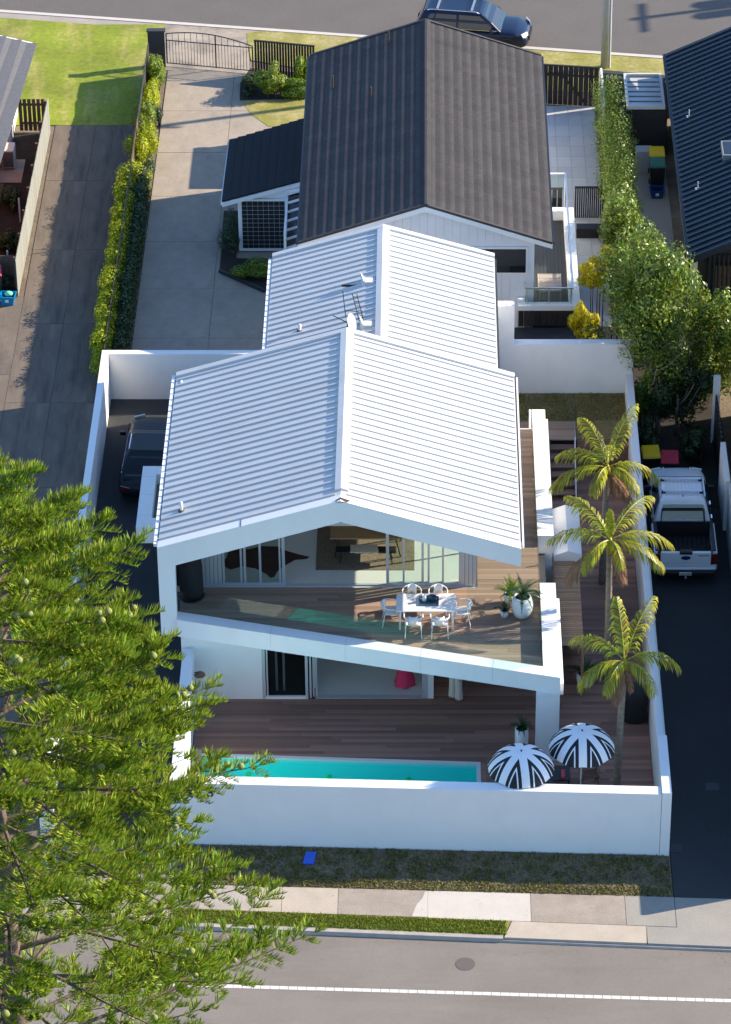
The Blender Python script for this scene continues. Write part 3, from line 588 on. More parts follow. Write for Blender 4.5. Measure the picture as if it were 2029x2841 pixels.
# roof fittings (things fixed to the roof, parts of the house)
def pipe(x, y, z, h): MB().tube([(x,y,z-.1),(x,y,z+h)], .05, 10).build('vent_pipe', 'plumb_white', hs, smooth=True); MB().lathe([(.10,0),(.10,.03),(.06,.06),(.06,.06)], 12, (x,y,z)).build('pipe_flashing', 'fence_brown', hs)
pipe(-7.25,-4.05,5.70,.32); pipe(-4.05,6.05,5.80,.26)
for yy in (8.05,5.35):
    MB().box(-2.02,-1.66,yy-.2,yy+.12,6.3,6.56).build('roof_flue', 'white_roof', hs, bevel=.02)
    MB().add([(-2.1,yy-.22,6.40),(-2.1,yy+.2,6.40),(-1.98,yy+.2,6.44),(-1.98,yy-.22,6.44),(-2.14,yy+.05,6.80)], [(0,1,4),(1,2,4),(2,3,4),(3,0,4)]).build('flue_cowl', 'white_roof', hs)
MB().box(-2.75,-2.02,8.0,8.05,6.30,6.36).build('flue_bracket', 'black_metal', hs)
dish = thing('satellite_dish', 'white satellite dish on the rear white roof', 'satellite dish', (-2.5,5.0,6.28))
MB().tube([(0,0,-.12),(0,0,.35),(0,-.12,.5)], .025, 8).build('mast', 'black_metal', dish, local=True)
o = MB().lathe([(.02,0),(.15,.015),(.26,.06),(.31,.10),(.30,.105),(.25,.07),(.15,.025),(.0,.012)], 24).build('reflector', 'plumb_white', dish, local=True, smooth=True); o.location = (.05,-.05,.48); o.rotation_euler = (R(15),R(70),0)
MB().tube([(.05,0,.45),(-.45,-.02,.75)], .015, 6).build('feed_arm', 'black_metal', dish, local=True)
an = thing('roof_antenna', 'thin lattice television antenna beside the satellite dish', 'antenna', (-2.35,5.6,6.3))
m = MB()
for dx in (0,.14): m.tube([(dx+.25,0,-.05),(dx,0,1.15)], .014, 6)
for k in range(6): m.tube([(.25-k*.045,0,.2+k*.17),(.39-k*.045,0,.2+k*.17)], .01, 5)
m.tube([(-.22,0,.3),(-.3,0,1.25)], .014, 6); m.tube([(-.25,0,.55),(.2,0,.5)], .012, 6); m.build('lattice', 'black_metal', an, local=True)
# wall lamp on the lower wall
wlmp = thing('wall_lamp', 'dark swing-arm wall lamp on the lower white wall', 'lamp', (-6.9,-5.9,1.3))
MB().tube([(-.32,.1,.02),(-.3,-.25,.06),(.15,-.3,.06)], .012, 6).build('arm', 'black_metal', wlmp, local=True)
MB().lathe([(.0,0),(.17,.0),(.14,.05),(.03,.09),(0,.09)], 20, (.15,-.3,-.02)).build('lamp_shade', 'shoe_tan', wlmp, local=True, smooth=True)
# ---- interior pieces seen through the open doors
rg = tag(MB().box(-3.37,-.38,-2.9,-.2,2.776,2.79).build('woven_rug', 'rug_weave'), 'brown striped woven rug on the upstairs floor', 'rug')
dt = thing('dining_table', 'long oak dining table on the woven rug upstairs', 'table', (-1.9,-1.7,2.79))
MB().box(-1.03,1.25,-.6,.45,.70,.75).build('table_top', 'table_wood', dt, local=True, bevel=.01)
for sx in (-.9,1.1):
    for sy in (-.5,.35): MB().tube([(sx*.86,sy,.70),(sx,sy,0)], .022, 6).build('leg', 'black_metal', dt, local=True)
bn = thing('black_bench', 'black bench beside the oak dining table', 'bench', (-1.85,-2.45,2.79))
MB().box(-.92,.92,-.17,.17,.40,.45).build('seat', 'black_plastic', bn, local=True, bevel=.02)
for sx in (-.8,.8):
    for sy in (-.13,.13): MB().tube([(sx*.9,sy*.8,.40),(sx,sy,0)], .02, 6).build('leg', 'black_plastic', bn, local=True)
sk = MB(); pts = [(-.42+.85*t, -.22+.025*math.sin(t*19)) for t in np.linspace(0,1,14)]+[(.43,-.05),(.38,.12)]+[(.38-.8*t, .2+.02*math.sin(t*13)) for t in np.linspace(0,1,9)]
sk.prism(pts, 'z', .452, .49); o = sk.build('sheepskin', 'sheepskin', None, bevel=.012); o.location = (-1.9,-2.45,2.79); tag(o, 'cream sheepskin draped over the black bench', 'sheepskin')
bt = thing('fruit_bowl', 'dark bowl on the oak dining table', 'bowl', (-1.55,-1.75,3.54)); MB().lathe([(.05,0),(.16,.06),(.2,.1),(.185,.1),(.14,.06),(.0,.03)], 20).build('bowl', 'bowl_blue', bt, local=True, smooth=True)
ch = MB(); q = [(-1.42,-.35),(-1.1,-.62),(-.75,-.45),(-.35,-.55),(.0,-.85),(.12,-1.05),(.25,-1.0),(.33,-.7),(.6,-.35),(.85,-.1),(1.2,-.05),(1.28,.05),(1.0,.15),(.6,.35),(.3,.6),(-.2,.62),(-.6,.45),(-.95,.5),(-1.2,.3),(-1.25,.0)]
ch.prism(q, 'z', 0, .012); o = ch.build('cowhide_rug', 'cowhide'); o.location = (-4.85,-2.25,2.778); tag(o, 'dark red brown cowhide rug on the pale upstairs floor', 'rug')

# ================================================================ BLACK-ROOFED HOUSE BEHIND
bk = thing('black_roof_house', 'white weatherboard house with a black tiled gable roof', 'house', (0,24,0))
XL, XR, XA, ZE, ZA, Y0, Y1 = -4.32, 4.21, -.06, 4.8, 6.22, 13.5, 27.4
MB().prism([(XL+.1,ZE-.03),(XA,ZA-.06),(XR-.1,ZE-.03),(XR-.1,ZE-.13),(XA,ZA-.2),(XL+.1,ZE-.13)], 'y', Y0+.05, Y1-.05).build('roof_deck', 'charcoal_clad', bk)
def course(sgn, run, drop, m, st):
    ny = int((Y1-Y0)/.0325); ys_ = np.linspace(Y0, Y1, ny); c_ = .011*np.cos(2*np.pi*ys_/.13); sl = math.hypot(run, drop); ca, sa = run/sl, drop/sl
    rows = []
    for s_, n_ in ((-.02,.0),(sl*.45,st*.45),(sl+.012,st),(sl+.014,-.012)):
        nn = n_+c_*(1 if n_ > -.01 else .4); rows.append(np.stack([sgn*(s_*ca+nn*sa), ys_, -s_*sa+nn*ca], 1))
    V = np.concatenate(rows); F = []
    for r_ in range(3):
        i = np.arange(ny-1); F.append(np.stack([r_*ny+i, r_*ny+i+1, (r_+1)*ny+i+1, (r_+1)*ny+i], 1))
    return npmesh('tile_course', V, np.concatenate(F), m)
NC = 13
for sgn, xe, m_ in ((-1, XL, 'tile_black'), (1, XR, 'tile_sun_slope')):
    run = abs(xe-XA)/NC; drop = (ZA-ZE)/NC; me = course(sgn, run, drop, m_, .013 if sgn < 0 else .012)
    for k in range(NC):
        o = obj('tile_course', me, bk, True); o.location = Vector((XA+sgn*run*k, 0, ZA-drop*k))-Vector(bk.location)
MB().prism([(XA-.17,ZA-.03),(XA-.02,ZA+.075),(XA+.06,ZA+.075),(XA+.20,ZA-.03)], 'y', Y0-.02, Y1+.02).build('ridge_tile', 'tile_sun_slope', bk)
for yb, m_ in ((Y0-.03,'tile_black'),(Y1-.02,'tile_black')):
    MB().prism([(XL-.02,ZE-.06),(XA,ZA-.03),(XR+.02,ZE-.06),(XR+.02,ZE+.03),(XA,ZA+.06),(XL-.02,ZE+.03)], 'y', yb, yb+.10).build('verge_tile', m_, bk)
MB().prism([(XL-.03,ZE-.25),(XA,ZA-.24),(XR+.03,ZE-.25),(XR+.03,ZE-.065),(XA,ZA-.045),(XL-.03,ZE-.065)], 'y', Y0+.0, Y0+.06).build('barge_board', 'white_paint', bk)
MB().box(XL-.09,XL-.0,Y0+.05,Y1,ZE-.12,ZE-.03).build('gutter', 'black_metal', bk); MB().box(XR+.0,XR+.09,Y0+.05,Y1,ZE-.12,ZE-.03).build('gutter', 'black_metal', bk)
for x0 in np.arange(-3.9, 3.64, .28):   # vertical weatherboards of the front gable
    x1 = min(x0+.275, 3.64); zt = lambda x: ZA-.25-abs(x-XA)*(ZA-ZE)/4.27
    MB().prism([(x0,0),(x1,0),(x1,zt(x1)),(x0,zt(x0))], 'y', 13.76, 13.8).build('weatherboard', 'house_white_boards', bk)
MB().box(-3.9,3.64,13.81,13.95,0,4.7).build('wall', 'house_white_boards', bk); MB().box(-3.9,-3.75,13.96,26.9,0,4.7).build('wall', 'house_white_boards', bk); MB().box(3.5,3.64,13.96,26.9,0,4.7).build('wall', 'house_white_boards', bk); MB().box(-3.74,3.49,26.7,26.9,0,4.7).build('wall', 'house_white_boards', bk)
MB().box(-4.15,3.6,27.3,30.4,0,2.3).build('unseen_porch', 'house_white_boards', bk); MB().box(-4.2,3.7,27.28,30.5,2.3,2.42).build('unseen_porch_roof', 'roof_grey', bk)  # unseen extension behind the main roof, added to cast a shadow on the driveway
wi = MB().box(1.05,3.42,13.70,13.757,3.45,4.5).build('window', 'white_paint', bk); MB().box(1.12,3.35,13.685,13.699,3.52,4.43).build('pane', 'car_glass', wi)
wi = MB().box(-3.5,-2.5,13.70,13.757,3.1,4.2).build('window', 'white_paint', bk); MB().box(-3.43,-2.57,13.685,13.699,3.17,4.13).build('pane', 'car_glass', wi)
for (x, y, h) in ((-3.4,24.2,.5),(-1.4,26.6,.4),(-2.0,22.7,.35)): 
    z_ = ZA-abs(x-XA)*(ZA-ZE)/4.27; MB().tube([(x,y,z_),(x,y,z_+h)], .03, 8).build('vent_pipe', 'fence_brown', bk)
# balcony of that house
MB().box(3.65,4.84,13.52,19.8,1.9,2.1).build('balcony_floor', 'charcoal_clad', bk)
for k in range(9): piece('plank', 'charcoal_clad', bk, 3.67+k*.13, 3.67+k*.13+.122, 13.53, 19.79, 2.10, 2.12)
MB().box(4.85,5.22,13.52,20.1,0,2.47).build('parapet', 'white_wall', bk); MB().box(3.1,5.22,13.25,13.515,2.28,2.47).build('parapet', 'white_wall', bk); MB().box(3.08,3.34,13.517,14.7,0,2.56).build('parapet', 'white_wall', bk); MB().box(3.65,4.84,19.81,20.1,0,2.48).build('parapet', 'white_wall', bk)
for k in range(11): piece('cladding_board', 'fence_black', bk, 3.12+k*.19, 3.12+k*.19+.178, 13.27, 13.31, 1.65, 2.275)
MB().box(4.95,4.965,13.6,21.5,2.48,3.07).build('glass_panel', 'glass_clear', bk); MB().box(3.35,4.95,13.38,13.395,2.48,3.07).build('glass_panel', 'glass_clear', bk); MB().box(3.8,4.94,21.46,21.475,2.1,3.07).build('glass_panel', 'glass_clear', bk)
MB().box(4.93,4.99,13.36,21.5,3.071,3.11).build('rail', 'steel', bk); MB().box(3.32,4.929,13.36,13.41,3.071,3.11).build('rail', 'steel', bk); MB().box(3.8,4.929,21.45,21.5,3.071,3.11).build('rail', 'white_paint', bk); MB().tube([(3.34,13.38,3.09),(3.2,14.8,3.09)], .025, 8).build('rail', 'steel', bk)
for x, y in ((3.4,13.39),(4.15,13.39),(4.9,13.42),(4.96,15.5),(4.96,17.6),(4.96,19.9),(4.96,21.45)): MB().tube([(x,y,2.3 if y < 20.2 else 0),(x,y,3.07)], .02, 8).build('rail_post', 'steel', bk)
structure(MB().box(2.9,5.6,9.96,13.24,-.05,1.62).build('raised_deck', 'charcoal_clad'))
tt = thing('balcony_table', 'weathered square slatted timber table on the rear balcony', 'table', (4.2,14.3,2.12))
for k in range(10): piece('slat', 'grey_timber', tt, -.36, .36, -.52+k*.104, -.52+k*.104+.094, .64, .67, local=True)
MB().box(-.40,-.362,-.56,.56,.63,.675).build('table_rim', 'grey_timber', tt, local=True); MB().box(.362,.40,-.56,.56,.63,.675).build('table_rim', 'grey_timber', tt, local=True); MB().box(-.361,.361,-.56,-.522,.63,.675).build('table_rim', 'grey_timber', tt, local=True); MB().box(-.361,.361,.522,.56,.63,.675).build('table_rim', 'grey_timber', tt, local=True)
for sx in (-.35,.35):
    for sy in (-.5,.5): MB().box(sx-.03,sx+.03,sy-.03,sy+.03,0,.63).build('leg', 'grey_timber', tt, local=True)
# ---- wing with the trellised window
wg = thing('garage_wing', 'low white wing with a dark lean-to roof beside the rear driveway', 'house', (-6,23,0))
P0, P1, P2, P3 = (-7.33,20.68,2.4), (-4.46,21.43,2.85), (-4.46,26.2,2.85), (-7.27,25.3,2.4)
def lerp(a, b, t): return tuple(a[i]+(b[i]-a[i])*t for i in range(3))
n = 9
for k in range(n):
    a, b, c_, d = lerp(P0,P1,k/n), lerp(P0,P1,(k+1)/n), lerp(P3,P2,(k+1)/n), lerp(P3,P2,k/n); up = .035
    MB().add([(a[0]-.01,a[1],a[2]+up),(b[0],b[1],b[2]),(c_[0],c_[1],c_[2]),(d[0]-.01,d[1],d[2]+up),(a[0]-.01,a[1],a[2]-.04),(d[0]-.01,d[1],d[2]-.04),(b[0],b[1],b[2]-.05),(c_[0],c_[1],c_[2]-.05)], [(0,1,2,3),(0,3,5,4),(0,4,6,1),(3,2,7,5)]).build('tile_course', 'wing_tile_shaded', wg)
m = MB(); m.loft([[(p[0],p[1]-.03,p[2]-.22),(p[0],p[1]+.03,p[2]-.22),(p[0],p[1]+.03,p[2]-.06),(p[0],p[1]-.03,p[2]-.06)] for p in (P0,P1)]); m.build('barge_board', 'white_paint', wg)
m = MB(); m.loft([[(p[0]-.05,p[1],p[2]-.16),(p[0]+.03,p[1],p[2]-.16),(p[0]+.03,p[1],p[2]-.03),(p[0]-.05,p[1],p[2]-.03)] for p in (P0,P3)]); m.build('gutter', 'white_paint', wg)
MB().prism([(-6.78,0),(-4.46,0),(-4.46,2.6),(-6.78,2.25)], 'y', 21.3, 21.42).build('wall', 'house_white_boards', wg); MB().box(-6.80,-6.70,21.42,25.2,0,2.2).build('wall', 'house_white_boards', wg)
wn_ = MB().box(-6.80,-5.0,21.18,21.295,.08,2.2).build('window', 'white_paint', wg); MB().box(-6.66,-5.12,21.16,21.179,.2,2.12).build('pane', 'trellis_dark', wn_)
for k in range(1, 8): MB().box(-6.66+k*.1925-.004,-6.66+k*.1925+.004,21.15,21.158,.2,2.12).build('trellis_bar', 'metal_frame', wn_)
for k in range(1, 11): MB().box(-6.66,-5.12,21.14,21.149,.2+k*.1745-.004,.2+k*.1745+.004).build('trellis_bar', 'metal_frame', wn_)
lv = MB().add([(-4.98,21.25,2.35),(-4.42,21.4,2.45),(-4.36,18.6,1.75),(-4.98,18.6,1.55)], [(0,1,2,3)]).build('lean_to_glass', 'car_glass', wg)
for k in range(7):
    t = k/6; a = lerp((-4.98,21.22,2.39),(-4.98,18.7,1.60),t); b = lerp((-4.38,21.36,2.52),(-4.34,18.75,1.80),t); MB().bar(a, b, .10, .05).build('louvre_bar', 'white_paint', wg)
MB().box(-5.06,-4.98,18.55,21.15,0,2.3).build('post_wall', 'white_paint', wg); MB().box(-4.95,-4.35,18.58,18.7,0,1.5).build('wall', 'roof_grey', wg)

# ================================================================ RIGHT HOUSE WITH BLUE-BLACK ROOF
rh = thing('blue_roof_house', 'house with a dark blue ribbed metal roof at the upper right edge', 'house', (13,23,0))
MB().prism([(9.05,3.0),(13.2,4.95),(17.3,3.0),(17.3,2.85),(13.2,4.8),(9.05,2.85)], 'y', 15.5, 31.1).build('roof_slope', 'roof_blue_black', rh)
me = MB().prism([(9.06,3.01),(13.1,4.91),(13.1,4.965),(9.06,3.065)], 'y', -.06, .06).mesh('roof_rib', 'roof_blue_black')
for k in range(42):
    o = obj('roof_rib', me, rh, True); o.location = Vector((0,15.9+k*.365,0))-Vector(rh.location)
MB().prism([(9.0,2.8),(13.2,4.8),(13.2,5.03),(9.0,3.08)], 'y', 15.42, 15.499).build('barge', 'roof_blue_black', rh)
MB().box(8.98,9.06,15.42,31.15,2.84,2.98).build('gutter', 'roof_blue_black', rh)
MB().box(9.38,9.5,16.0,31.0,0,2.86).build('wall', 'house_cream', rh); MB().prism([(9.38,0),(17,0),(17,2.8),(13.2,4.7),(9.38,2.9)], 'y', 15.9, 15.99).build('wall', 'charcoal_clad', rh)
wi = MB().box(9.95,11.0,15.84,15.895,1.2,2.6).build('window', 'black_metal', rh); MB().box(10.0,10.95,15.83,15.839,1.25,2.55).build('pane', 'car_glass', wi)
for k in range(9): piece('screen_batten', 'roof_blue_black', rh, 9.75+k*.16, 9.75+k*.16+.05, 15.70, 15.78, 0, 3.05)
for x, y in ((9.62,25.43),(9.6,19.98)):
    z_ = 3.0+(x-9.05)*.47; MB().tube([(x,y,z_),(x,y,z_+.32)], .022, 8).build('vent_pipe', 'pole_grey', rh); MB().box(x-.09,x+.09,y-.1,y+.08,z_,z_+.05).build('pipe_flashing', 'steel', rh)
sy = MB().box(10.55,11.2,21.2,22.3,3.70,3.98).build('skylight', 'transformer', rh); MB().prism([(10.62,3.985),(11.13,3.985),(11.13,3.995),(10.62,3.995)], 'y', 21.28, 22.22).build('skylight_pane', 'car_glass', sy)
for k, y in enumerate((30.4,24.0,18.5)): MB().box(9.3,9.38,y,y+.9,.9,2.2).build('window', 'black_metal', rh)
# garden wall along the side path and neighbouring house beyond the right driveway
rb = wall('driveway_wall', 'pale wall along the right edge of the dark driveway', [(9.60,-14.6),(9.78,-14.6),(9.78,3.2),(9.60,3.2)], 1.9, 'wall_pale_grey')
rp = thing('driveway_gate', 'black slatted gate between white posts beside the driveway', 'gate', (9.55,6,0))
MB().box(9.46,9.68,8.5,8.75,0,2.5).build('post', 'white_wall', rp); MB().box(9.50,9.66,3.3,5.6,0,1.9).build('gate_leaf', 'white_wall', rp)
MB().box(9.50,9.64,5.7,8.45,0,.12).build('rail', 'black_metal', rp)
for k in range(10): piece('slat', 'black_metal', rp, 9.52, 9.58, 5.75+k*.27, 5.75+k*.27+.2, .12, 1.95)
nb = thing('neighbour_house', 'tall pale flat-roofed house beyond the right edge of the driveway', 'house', (14,0,0))
MB().box(10.3,20,-10.2,10.2,0,5.4).build('wall', 'wall_pale_grey', nb); MB().box(10.1,20.2,-10.4,10.4,5.4,5.65).build('roof', 'wall_pale_grey', nb)  # bulk out of view, sized to shade the driveway
MB().box(10.3,19,-11.95,-10.21,0,3.7).build('shade_wing', 'wall_pale_grey', nb); MB().box(10.1,19.2,-12.12,-10.41,3.7,3.95).build('shade_wing_roof', 'wall_pale_grey', nb)  # wing added out of view, its front edge set to shade the verge
for k in range(4):
    wi = MB().box(10.24,10.30,-8+k*4.5,-6.4+k*4.5,3.4,4.8).build('window', 'black_metal', nb); MB().box(10.22,10.239,-7.9+k*4.5,-6.5+k*4.5,3.5,4.7).build('pane', 'car_glass', wi)

# ================================================================ LEFT HOUSE, FENCES, GATES
lh = thing('brick_house', 'brick house corner with grey roof at the upper left edge', 'house', (-18,29,0))
MB().add([(-15.2,32.6,2.7),(-15.72,25.0,2.7),(-15.9,18.5,2.7),(-21,18.5,4.2),(-21,32.6,4.2)], [(0,4,3,2,1)]).build('roof', 'roof_grey', lh)
for k in range(8):
    t = k/8; MB().bar((-15.24-t*4.6,32.55,2.73+t*1.2),(-15.92-t*4.6,18.6,2.73+t*1.2), .5, .03).build('tile_course', 'roof_grey', lh)
MB().bar((-15.2,32.6,2.58),(-15.72,25.0,2.58), .06, .24).build('fascia', 'white_paint', lh); MB().bar((-15.73,24.98,2.58),(-15.9,18.5,2.58), .06, .24).build('fascia', 'white_paint', lh); MB().bar((-15.2,32.62,2.6),(-21,32.62,4.1), .06, .22).build('fascia', 'white_paint', lh)
MB().box(-21,-15.85,29.0,32.0,0,2.5).build('wall', 'white_wall', lh); MB().box(-21,-16.15,18.8,28.99,0,2.5).build('wall', 'brick_red', lh)
for k in range(26): piece('brick', 'brick_red', lh, -16.149, -16.135, 24+(k % 13)*.38, 24+(k % 13)*.38+.36, .6+(k//13)*.09, .6+(k//13)*.09+.075)
wi = MB().box(-15.849,-15.80,29.6,31.4,.9,2.2).build('window', 'white_paint', lh); MB().box(-15.799,-15.79,29.7,31.3,1.0,2.1).build('pane', 'car_glass', wi)
ac = thing('heat_pump', 'cream outdoor heat pump unit beside the brick house', 'heat pump', (-15.75,27.7,0))
MB().box(-.22,.22,-.35,.35,.1,.85).build('cabinet', 'house_cream', ac, local=True, bevel=.02); MB().box(-.2,.2,-.365,-.352,.15,.8).build('grille', 'roof_grey', ac, local=True)
for k in range(8): piece('fin', 'black_metal', ac, -.18, .18, -.372, -.366, .2+k*.075, .215+k*.075, local=True)
for sy in (-.25,.25): MB().box(-.2,.2,sy-.04,sy+.04,0,.1).build('foot', 'black_plastic', ac, local=True)
MB().box(-16.1,-15.2,26.4,28.2,0,.03).build('equipment_pad', 'concrete_tan', None)['kind'] = 'structure'
lf = thing('sage_fence', 'grey green board fence along the left driveway', 'fence', (-14.5,22,0))
y = 18.0
while y < 30.4:
    x = -14.5+.005*(y-22); piece('board', 'fence_sage', lf, x-.012, x+.012, y, y+.19, .02, 1.52+random.uniform(-.015,.015)); y += .197
for k in range(8): piece('post', 'fence_brown', lf, -14.62, -14.52, 18.2+k*1.7, 18.3+k*1.7, 0, 1.5)
for z_ in (.4,1.25): piece('rail', 'fence_brown', lf, -14.57, -14.52, 18.0, 30.4, z_, z_+.08)
pg = thing('picket_gate', 'brown timber picket gate beside the brick house', 'gate', (-15.1,30.5,0))
for k in range(6): piece('picket', 'fence_brown', pg, -15.62+k*.175, -15.62+k*.175+.13, 30.47, 30.5, .05, 1.4)
for z_ in (.3,1.1): piece('rail', 'fence_brown', pg, -15.63, -14.6, 30.505, 30.55, z_, z_+.1)
for y, h, nm in ((19.2,1.2,'slim pale post standing in the garden left of the sage fence'),(23.4,1.0,'shorter pale post in the garden beside the heat pump')):
    tag(MB().box(-14.98,-14.92,y,y+.06,0,h).build('garden_post', 'house_cream'), nm, 'post')
cf = thing('centre_fence', 'dark board fence running through the left hedge', 'fence', (-10.95,24,0))
y = 12.2
while y < 35.3:
    piece('board', 'fence_brown' if y < 29 else 'charcoal_clad', cf, -10.97, -10.94, y, y+.29, .02, 1.40+random.uniform(-.02,.02)); y += .3
gt = thing('arched_gate', 'black metal driveway gate with arched top', 'gate', (-8.6,35.6,0))
def gy(x): return 36.05-.2*(x+10.3)
def arch(x): t = (x+10.3)/3.45; return 1.18+.42*math.sin(math.pi*min(max(.18+t*.72,0),1))-.12*t
MB().tube([(x,gy(x),arch(x)) for x in np.linspace(-10.3,-6.87,16)], .022, 6).build('top_rail', 'black_metal', gt)
for z_ in (.12,1.12): MB().tube([(-10.3,gy(-10.3),z_),(-6.87,gy(-6.87),z_)], .02, 6).build('rail', 'black_metal', gt)
for k, x in enumerate(np.linspace(-10.3,-6.87,29)):
    zt = arch(x) if k % 2 == 0 else 1.12; MB().tube([(x,gy(x),.1),(x,gy(x),zt)], .03 if k in (0,16,28) else .011, 6).build('bar', 'black_metal', gt)
gq = thing('gate_pillar', 'black panelled pillar at the left of the arched gate', 'pillar', (-10.65,36,0)); MB().box(-11.02,-10.36,35.9,36.1,0,1.55).build('panel', 'charcoal_clad', gq); MB().box(-11.06,-10.32,35.86,36.14,1.551,1.6).build('cap', 'charcoal_clad', gq)
def slat_fence(name, label, a, b, h, wd, m, gap=.012, th=.03):
    a = Vector((*a,0)); b = Vector((*b,0)); r_ = thing(name, label, 'fence', (a+b)/2); n = max(1, int((b-a).length/wd)); ang = math.atan2(b.y-a.y, b.x-a.x)
    for k in range(n):
        c_ = a.lerp(b, (k+.5)/n); o = piece('board', m, r_, -.5, .5, -.5, .5, -.5, .5, local=True); hh = h+random.uniform(-.02,.02)
        o.location = c_-Vector(r_.location)+Vector((0,0,hh/2)); o.scale = ((b-a).length/n-gap, th, hh); o.rotation_euler.z = ang
    o = piece('rail', m, r_, -.5, .5, -.5, .5, -.5, .5, local=True); o.location = (a+b)/2-Vector(r_.location)+Vector((0,0,h+.03)); o.scale = ((b-a).length, th+.05, .05); o.rotation_euler.z = ang
    return r_
slat_fence('batten_fence', 'black battened fence to the right of the arched gate', (-6.8,35.3), (-4.4,34.8), 1.45, .11, 'fence_black', .03)
f = slat_fence('yard_fence', 'black timber yard fence with diagonal brace behind the black roof', (4.3,32.85), (6.65,32.55), 1.65, .19, 'fence_black', .014)
MB().bar((5.2,32.66,1.35),(6.1,32.56,.2), .03, .09).build('brace', 'fence_black', f); MB().bar((4.3,32.8,1.3),(6.65,32.5,1.3), .03, .09).build('rail', 'fence_black', f)
slat_fence('screen_fence', 'black battened screen across the pale rear patio', (5.42,23.75), (6.5,23.75), 1.25, .075, 'fence_black', .022)
slat_fence('low_screen', 'low black screen beside the rear glass rail', (4.0,24.2), (5.0,24.2), .95, .2, 'fence_black', .03)
slat_fence('edge_screen', 'narrow black screen along the hedge foot', (6.52,16.6), (6.52,22.2), .5, .3, 'fence_black', .01)
tag(MB().box(5.45,6.48,22.2,22.6,0,.42).build('garden_bench', 'black_metal', bevel=.02), 'low black bench on the pale patio beside the hedge', 'bench')
# shed with louvred roof
sh = thing('bin_shed', 'black bin shed with white louvred roof near the rear street', 'shed', (8.2,29.6,0))
MB().box(7.3,9.0,28.3,28.4,0,2.05).build('wall', 'fence_black', sh); MB().box(7.3,7.4,28.4,31,0,2.05).build('wall', 'fence_black', sh); MB().box(8.95,9.05,28.4,31,0,2.05).build('wall', 'fence_black', sh)
MB().box(7.5,7.6,28.3,31,2.1,2.25).build('roof_frame', 'wall_pale_grey', sh); MB().box(8.85,8.95,28.3,31,2.1,2.25).build('roof_frame', 'wall_pale_grey', sh); MB().box(7.601,8.849,28.3,28.4,2.1,2.25).build('roof_frame', 'wall_pale_grey', sh); MB().box(7.601,8.849,30.9,31,2.1,2.25).build('roof_frame', 'wall_pale_grey', sh)
for k in range(6): MB().box(7.602,8.84,28.5+k*.4,28.5+k*.4+.27,2.12,2.16).build('louvre', 'paver_pale', sh)
pw = wall('breeze_wall', 'dark patterned block wall at the edge of the rear verge', [(6.75,32.1),(9.4,31.6),(9.4,31.85),(6.75,32.35)], 1.7, 'charcoal_clad')
for k in range(15):
    x = 6.9+k*.16; MB().box(x,x+.11,32.07-.189*(x-6.75),32.085-.189*(x-6.75),1.5,1.62).build('breeze_opening', 'wall_pale_grey', pw)
MB().box(6.68,6.76,29.2,32.4,0,1.75).build('side_post', 'house_cream', pw)
tag(MB().box(7.85,8.45,27.2,27.7,0,.9).build('storage_box', 'paver_pale', bevel=.02), 'pale grey storage box in front of the black shed', 'box')

sg = thing('side_gate', 'dark brown board gate beside the pink-lidded bin', 'gate', (-15.6,18.7,0))
for k in range(9): piece('board', 'fence_brown', sg, -16.6+k*.22, -16.6+k*.22+.205, 18.68, 18.72, .04, 1.3)
for z_ in (.3,1.05): piece('rail', 'fence_brown', sg, -16.6, -14.62, 18.725, 18.77, z_, z_+.09)
# ================================================================ VEHICLES
def wheel_set(root, L_, ys, half, rad, m_rim='rim_alloy'):
    for y in ys:
        for s_ in (-1, 1):
            t = MB().lathe([(rad*.62,-.11),(rad*.94,-.11),(rad,-.07),(rad,.07),(rad*.94,.11),(rad*.62,.11)], 24).build('wheel', 'tyre', root, smooth=True, local=True)
            t.location = (s_*(half-.10), y, rad); t.rotation_euler = (0,R(90),0)
            r_ = MB().lathe([(.0,-.10),(rad*.61,-.10),(rad*.61,.10),(.12,.075),(.0,.09)], 10).build('rim', m_rim, t, local=True)
            a = MB(); n = 14; ring = []
            for k in range(n+1):
                th = math.pi*k/n; ring.append((math.cos(th), math.sin(th)))
            vs = [(s_*(half+.005), y+c_*(rad+.05), rad+q*(rad+.05)) for c_, q in ring]+[(s_*(half+.012), y+c_*(rad+.10), rad+q*(rad+.10)) for c_, q in ring]
            a.add(vs, [(k, k+1, n+2+k, n+1+k) for k in range(n)]).build('wheel_arch', 'black_plastic', root, local=True)
def sec(y, w_, zb, zt, ins=.09, sill=.06):
    """closed body section: 10 points"""
    h = [(w_-sill, zb), (w_, zb+.14), (w_, (zb+zt)*.52), (w_-.015, zt-.14), (w_-ins, zt)]
    return [(x, y, z) for x, z in h]+[(-x, y, z) for x, z in reversed(h)]
def quad(root, name, m, pts, n_off=.006):
    p = [Vector(q) for q in pts]; nn = (p[1]-p[0]).cross(p[-1]-p[0]).normalized()*n_off
    return MB().add([q+nn for q in p]+[q-nn for q in p], [tuple(range(len(p))), tuple(range(2*len(p)-1, len(p)-1, -1))]+[(i, len(p)+i, len(p)+(i+1) % len(p), (i+1) % len(p)) for i in range(len(p))]).build(name, m, root, local=True)
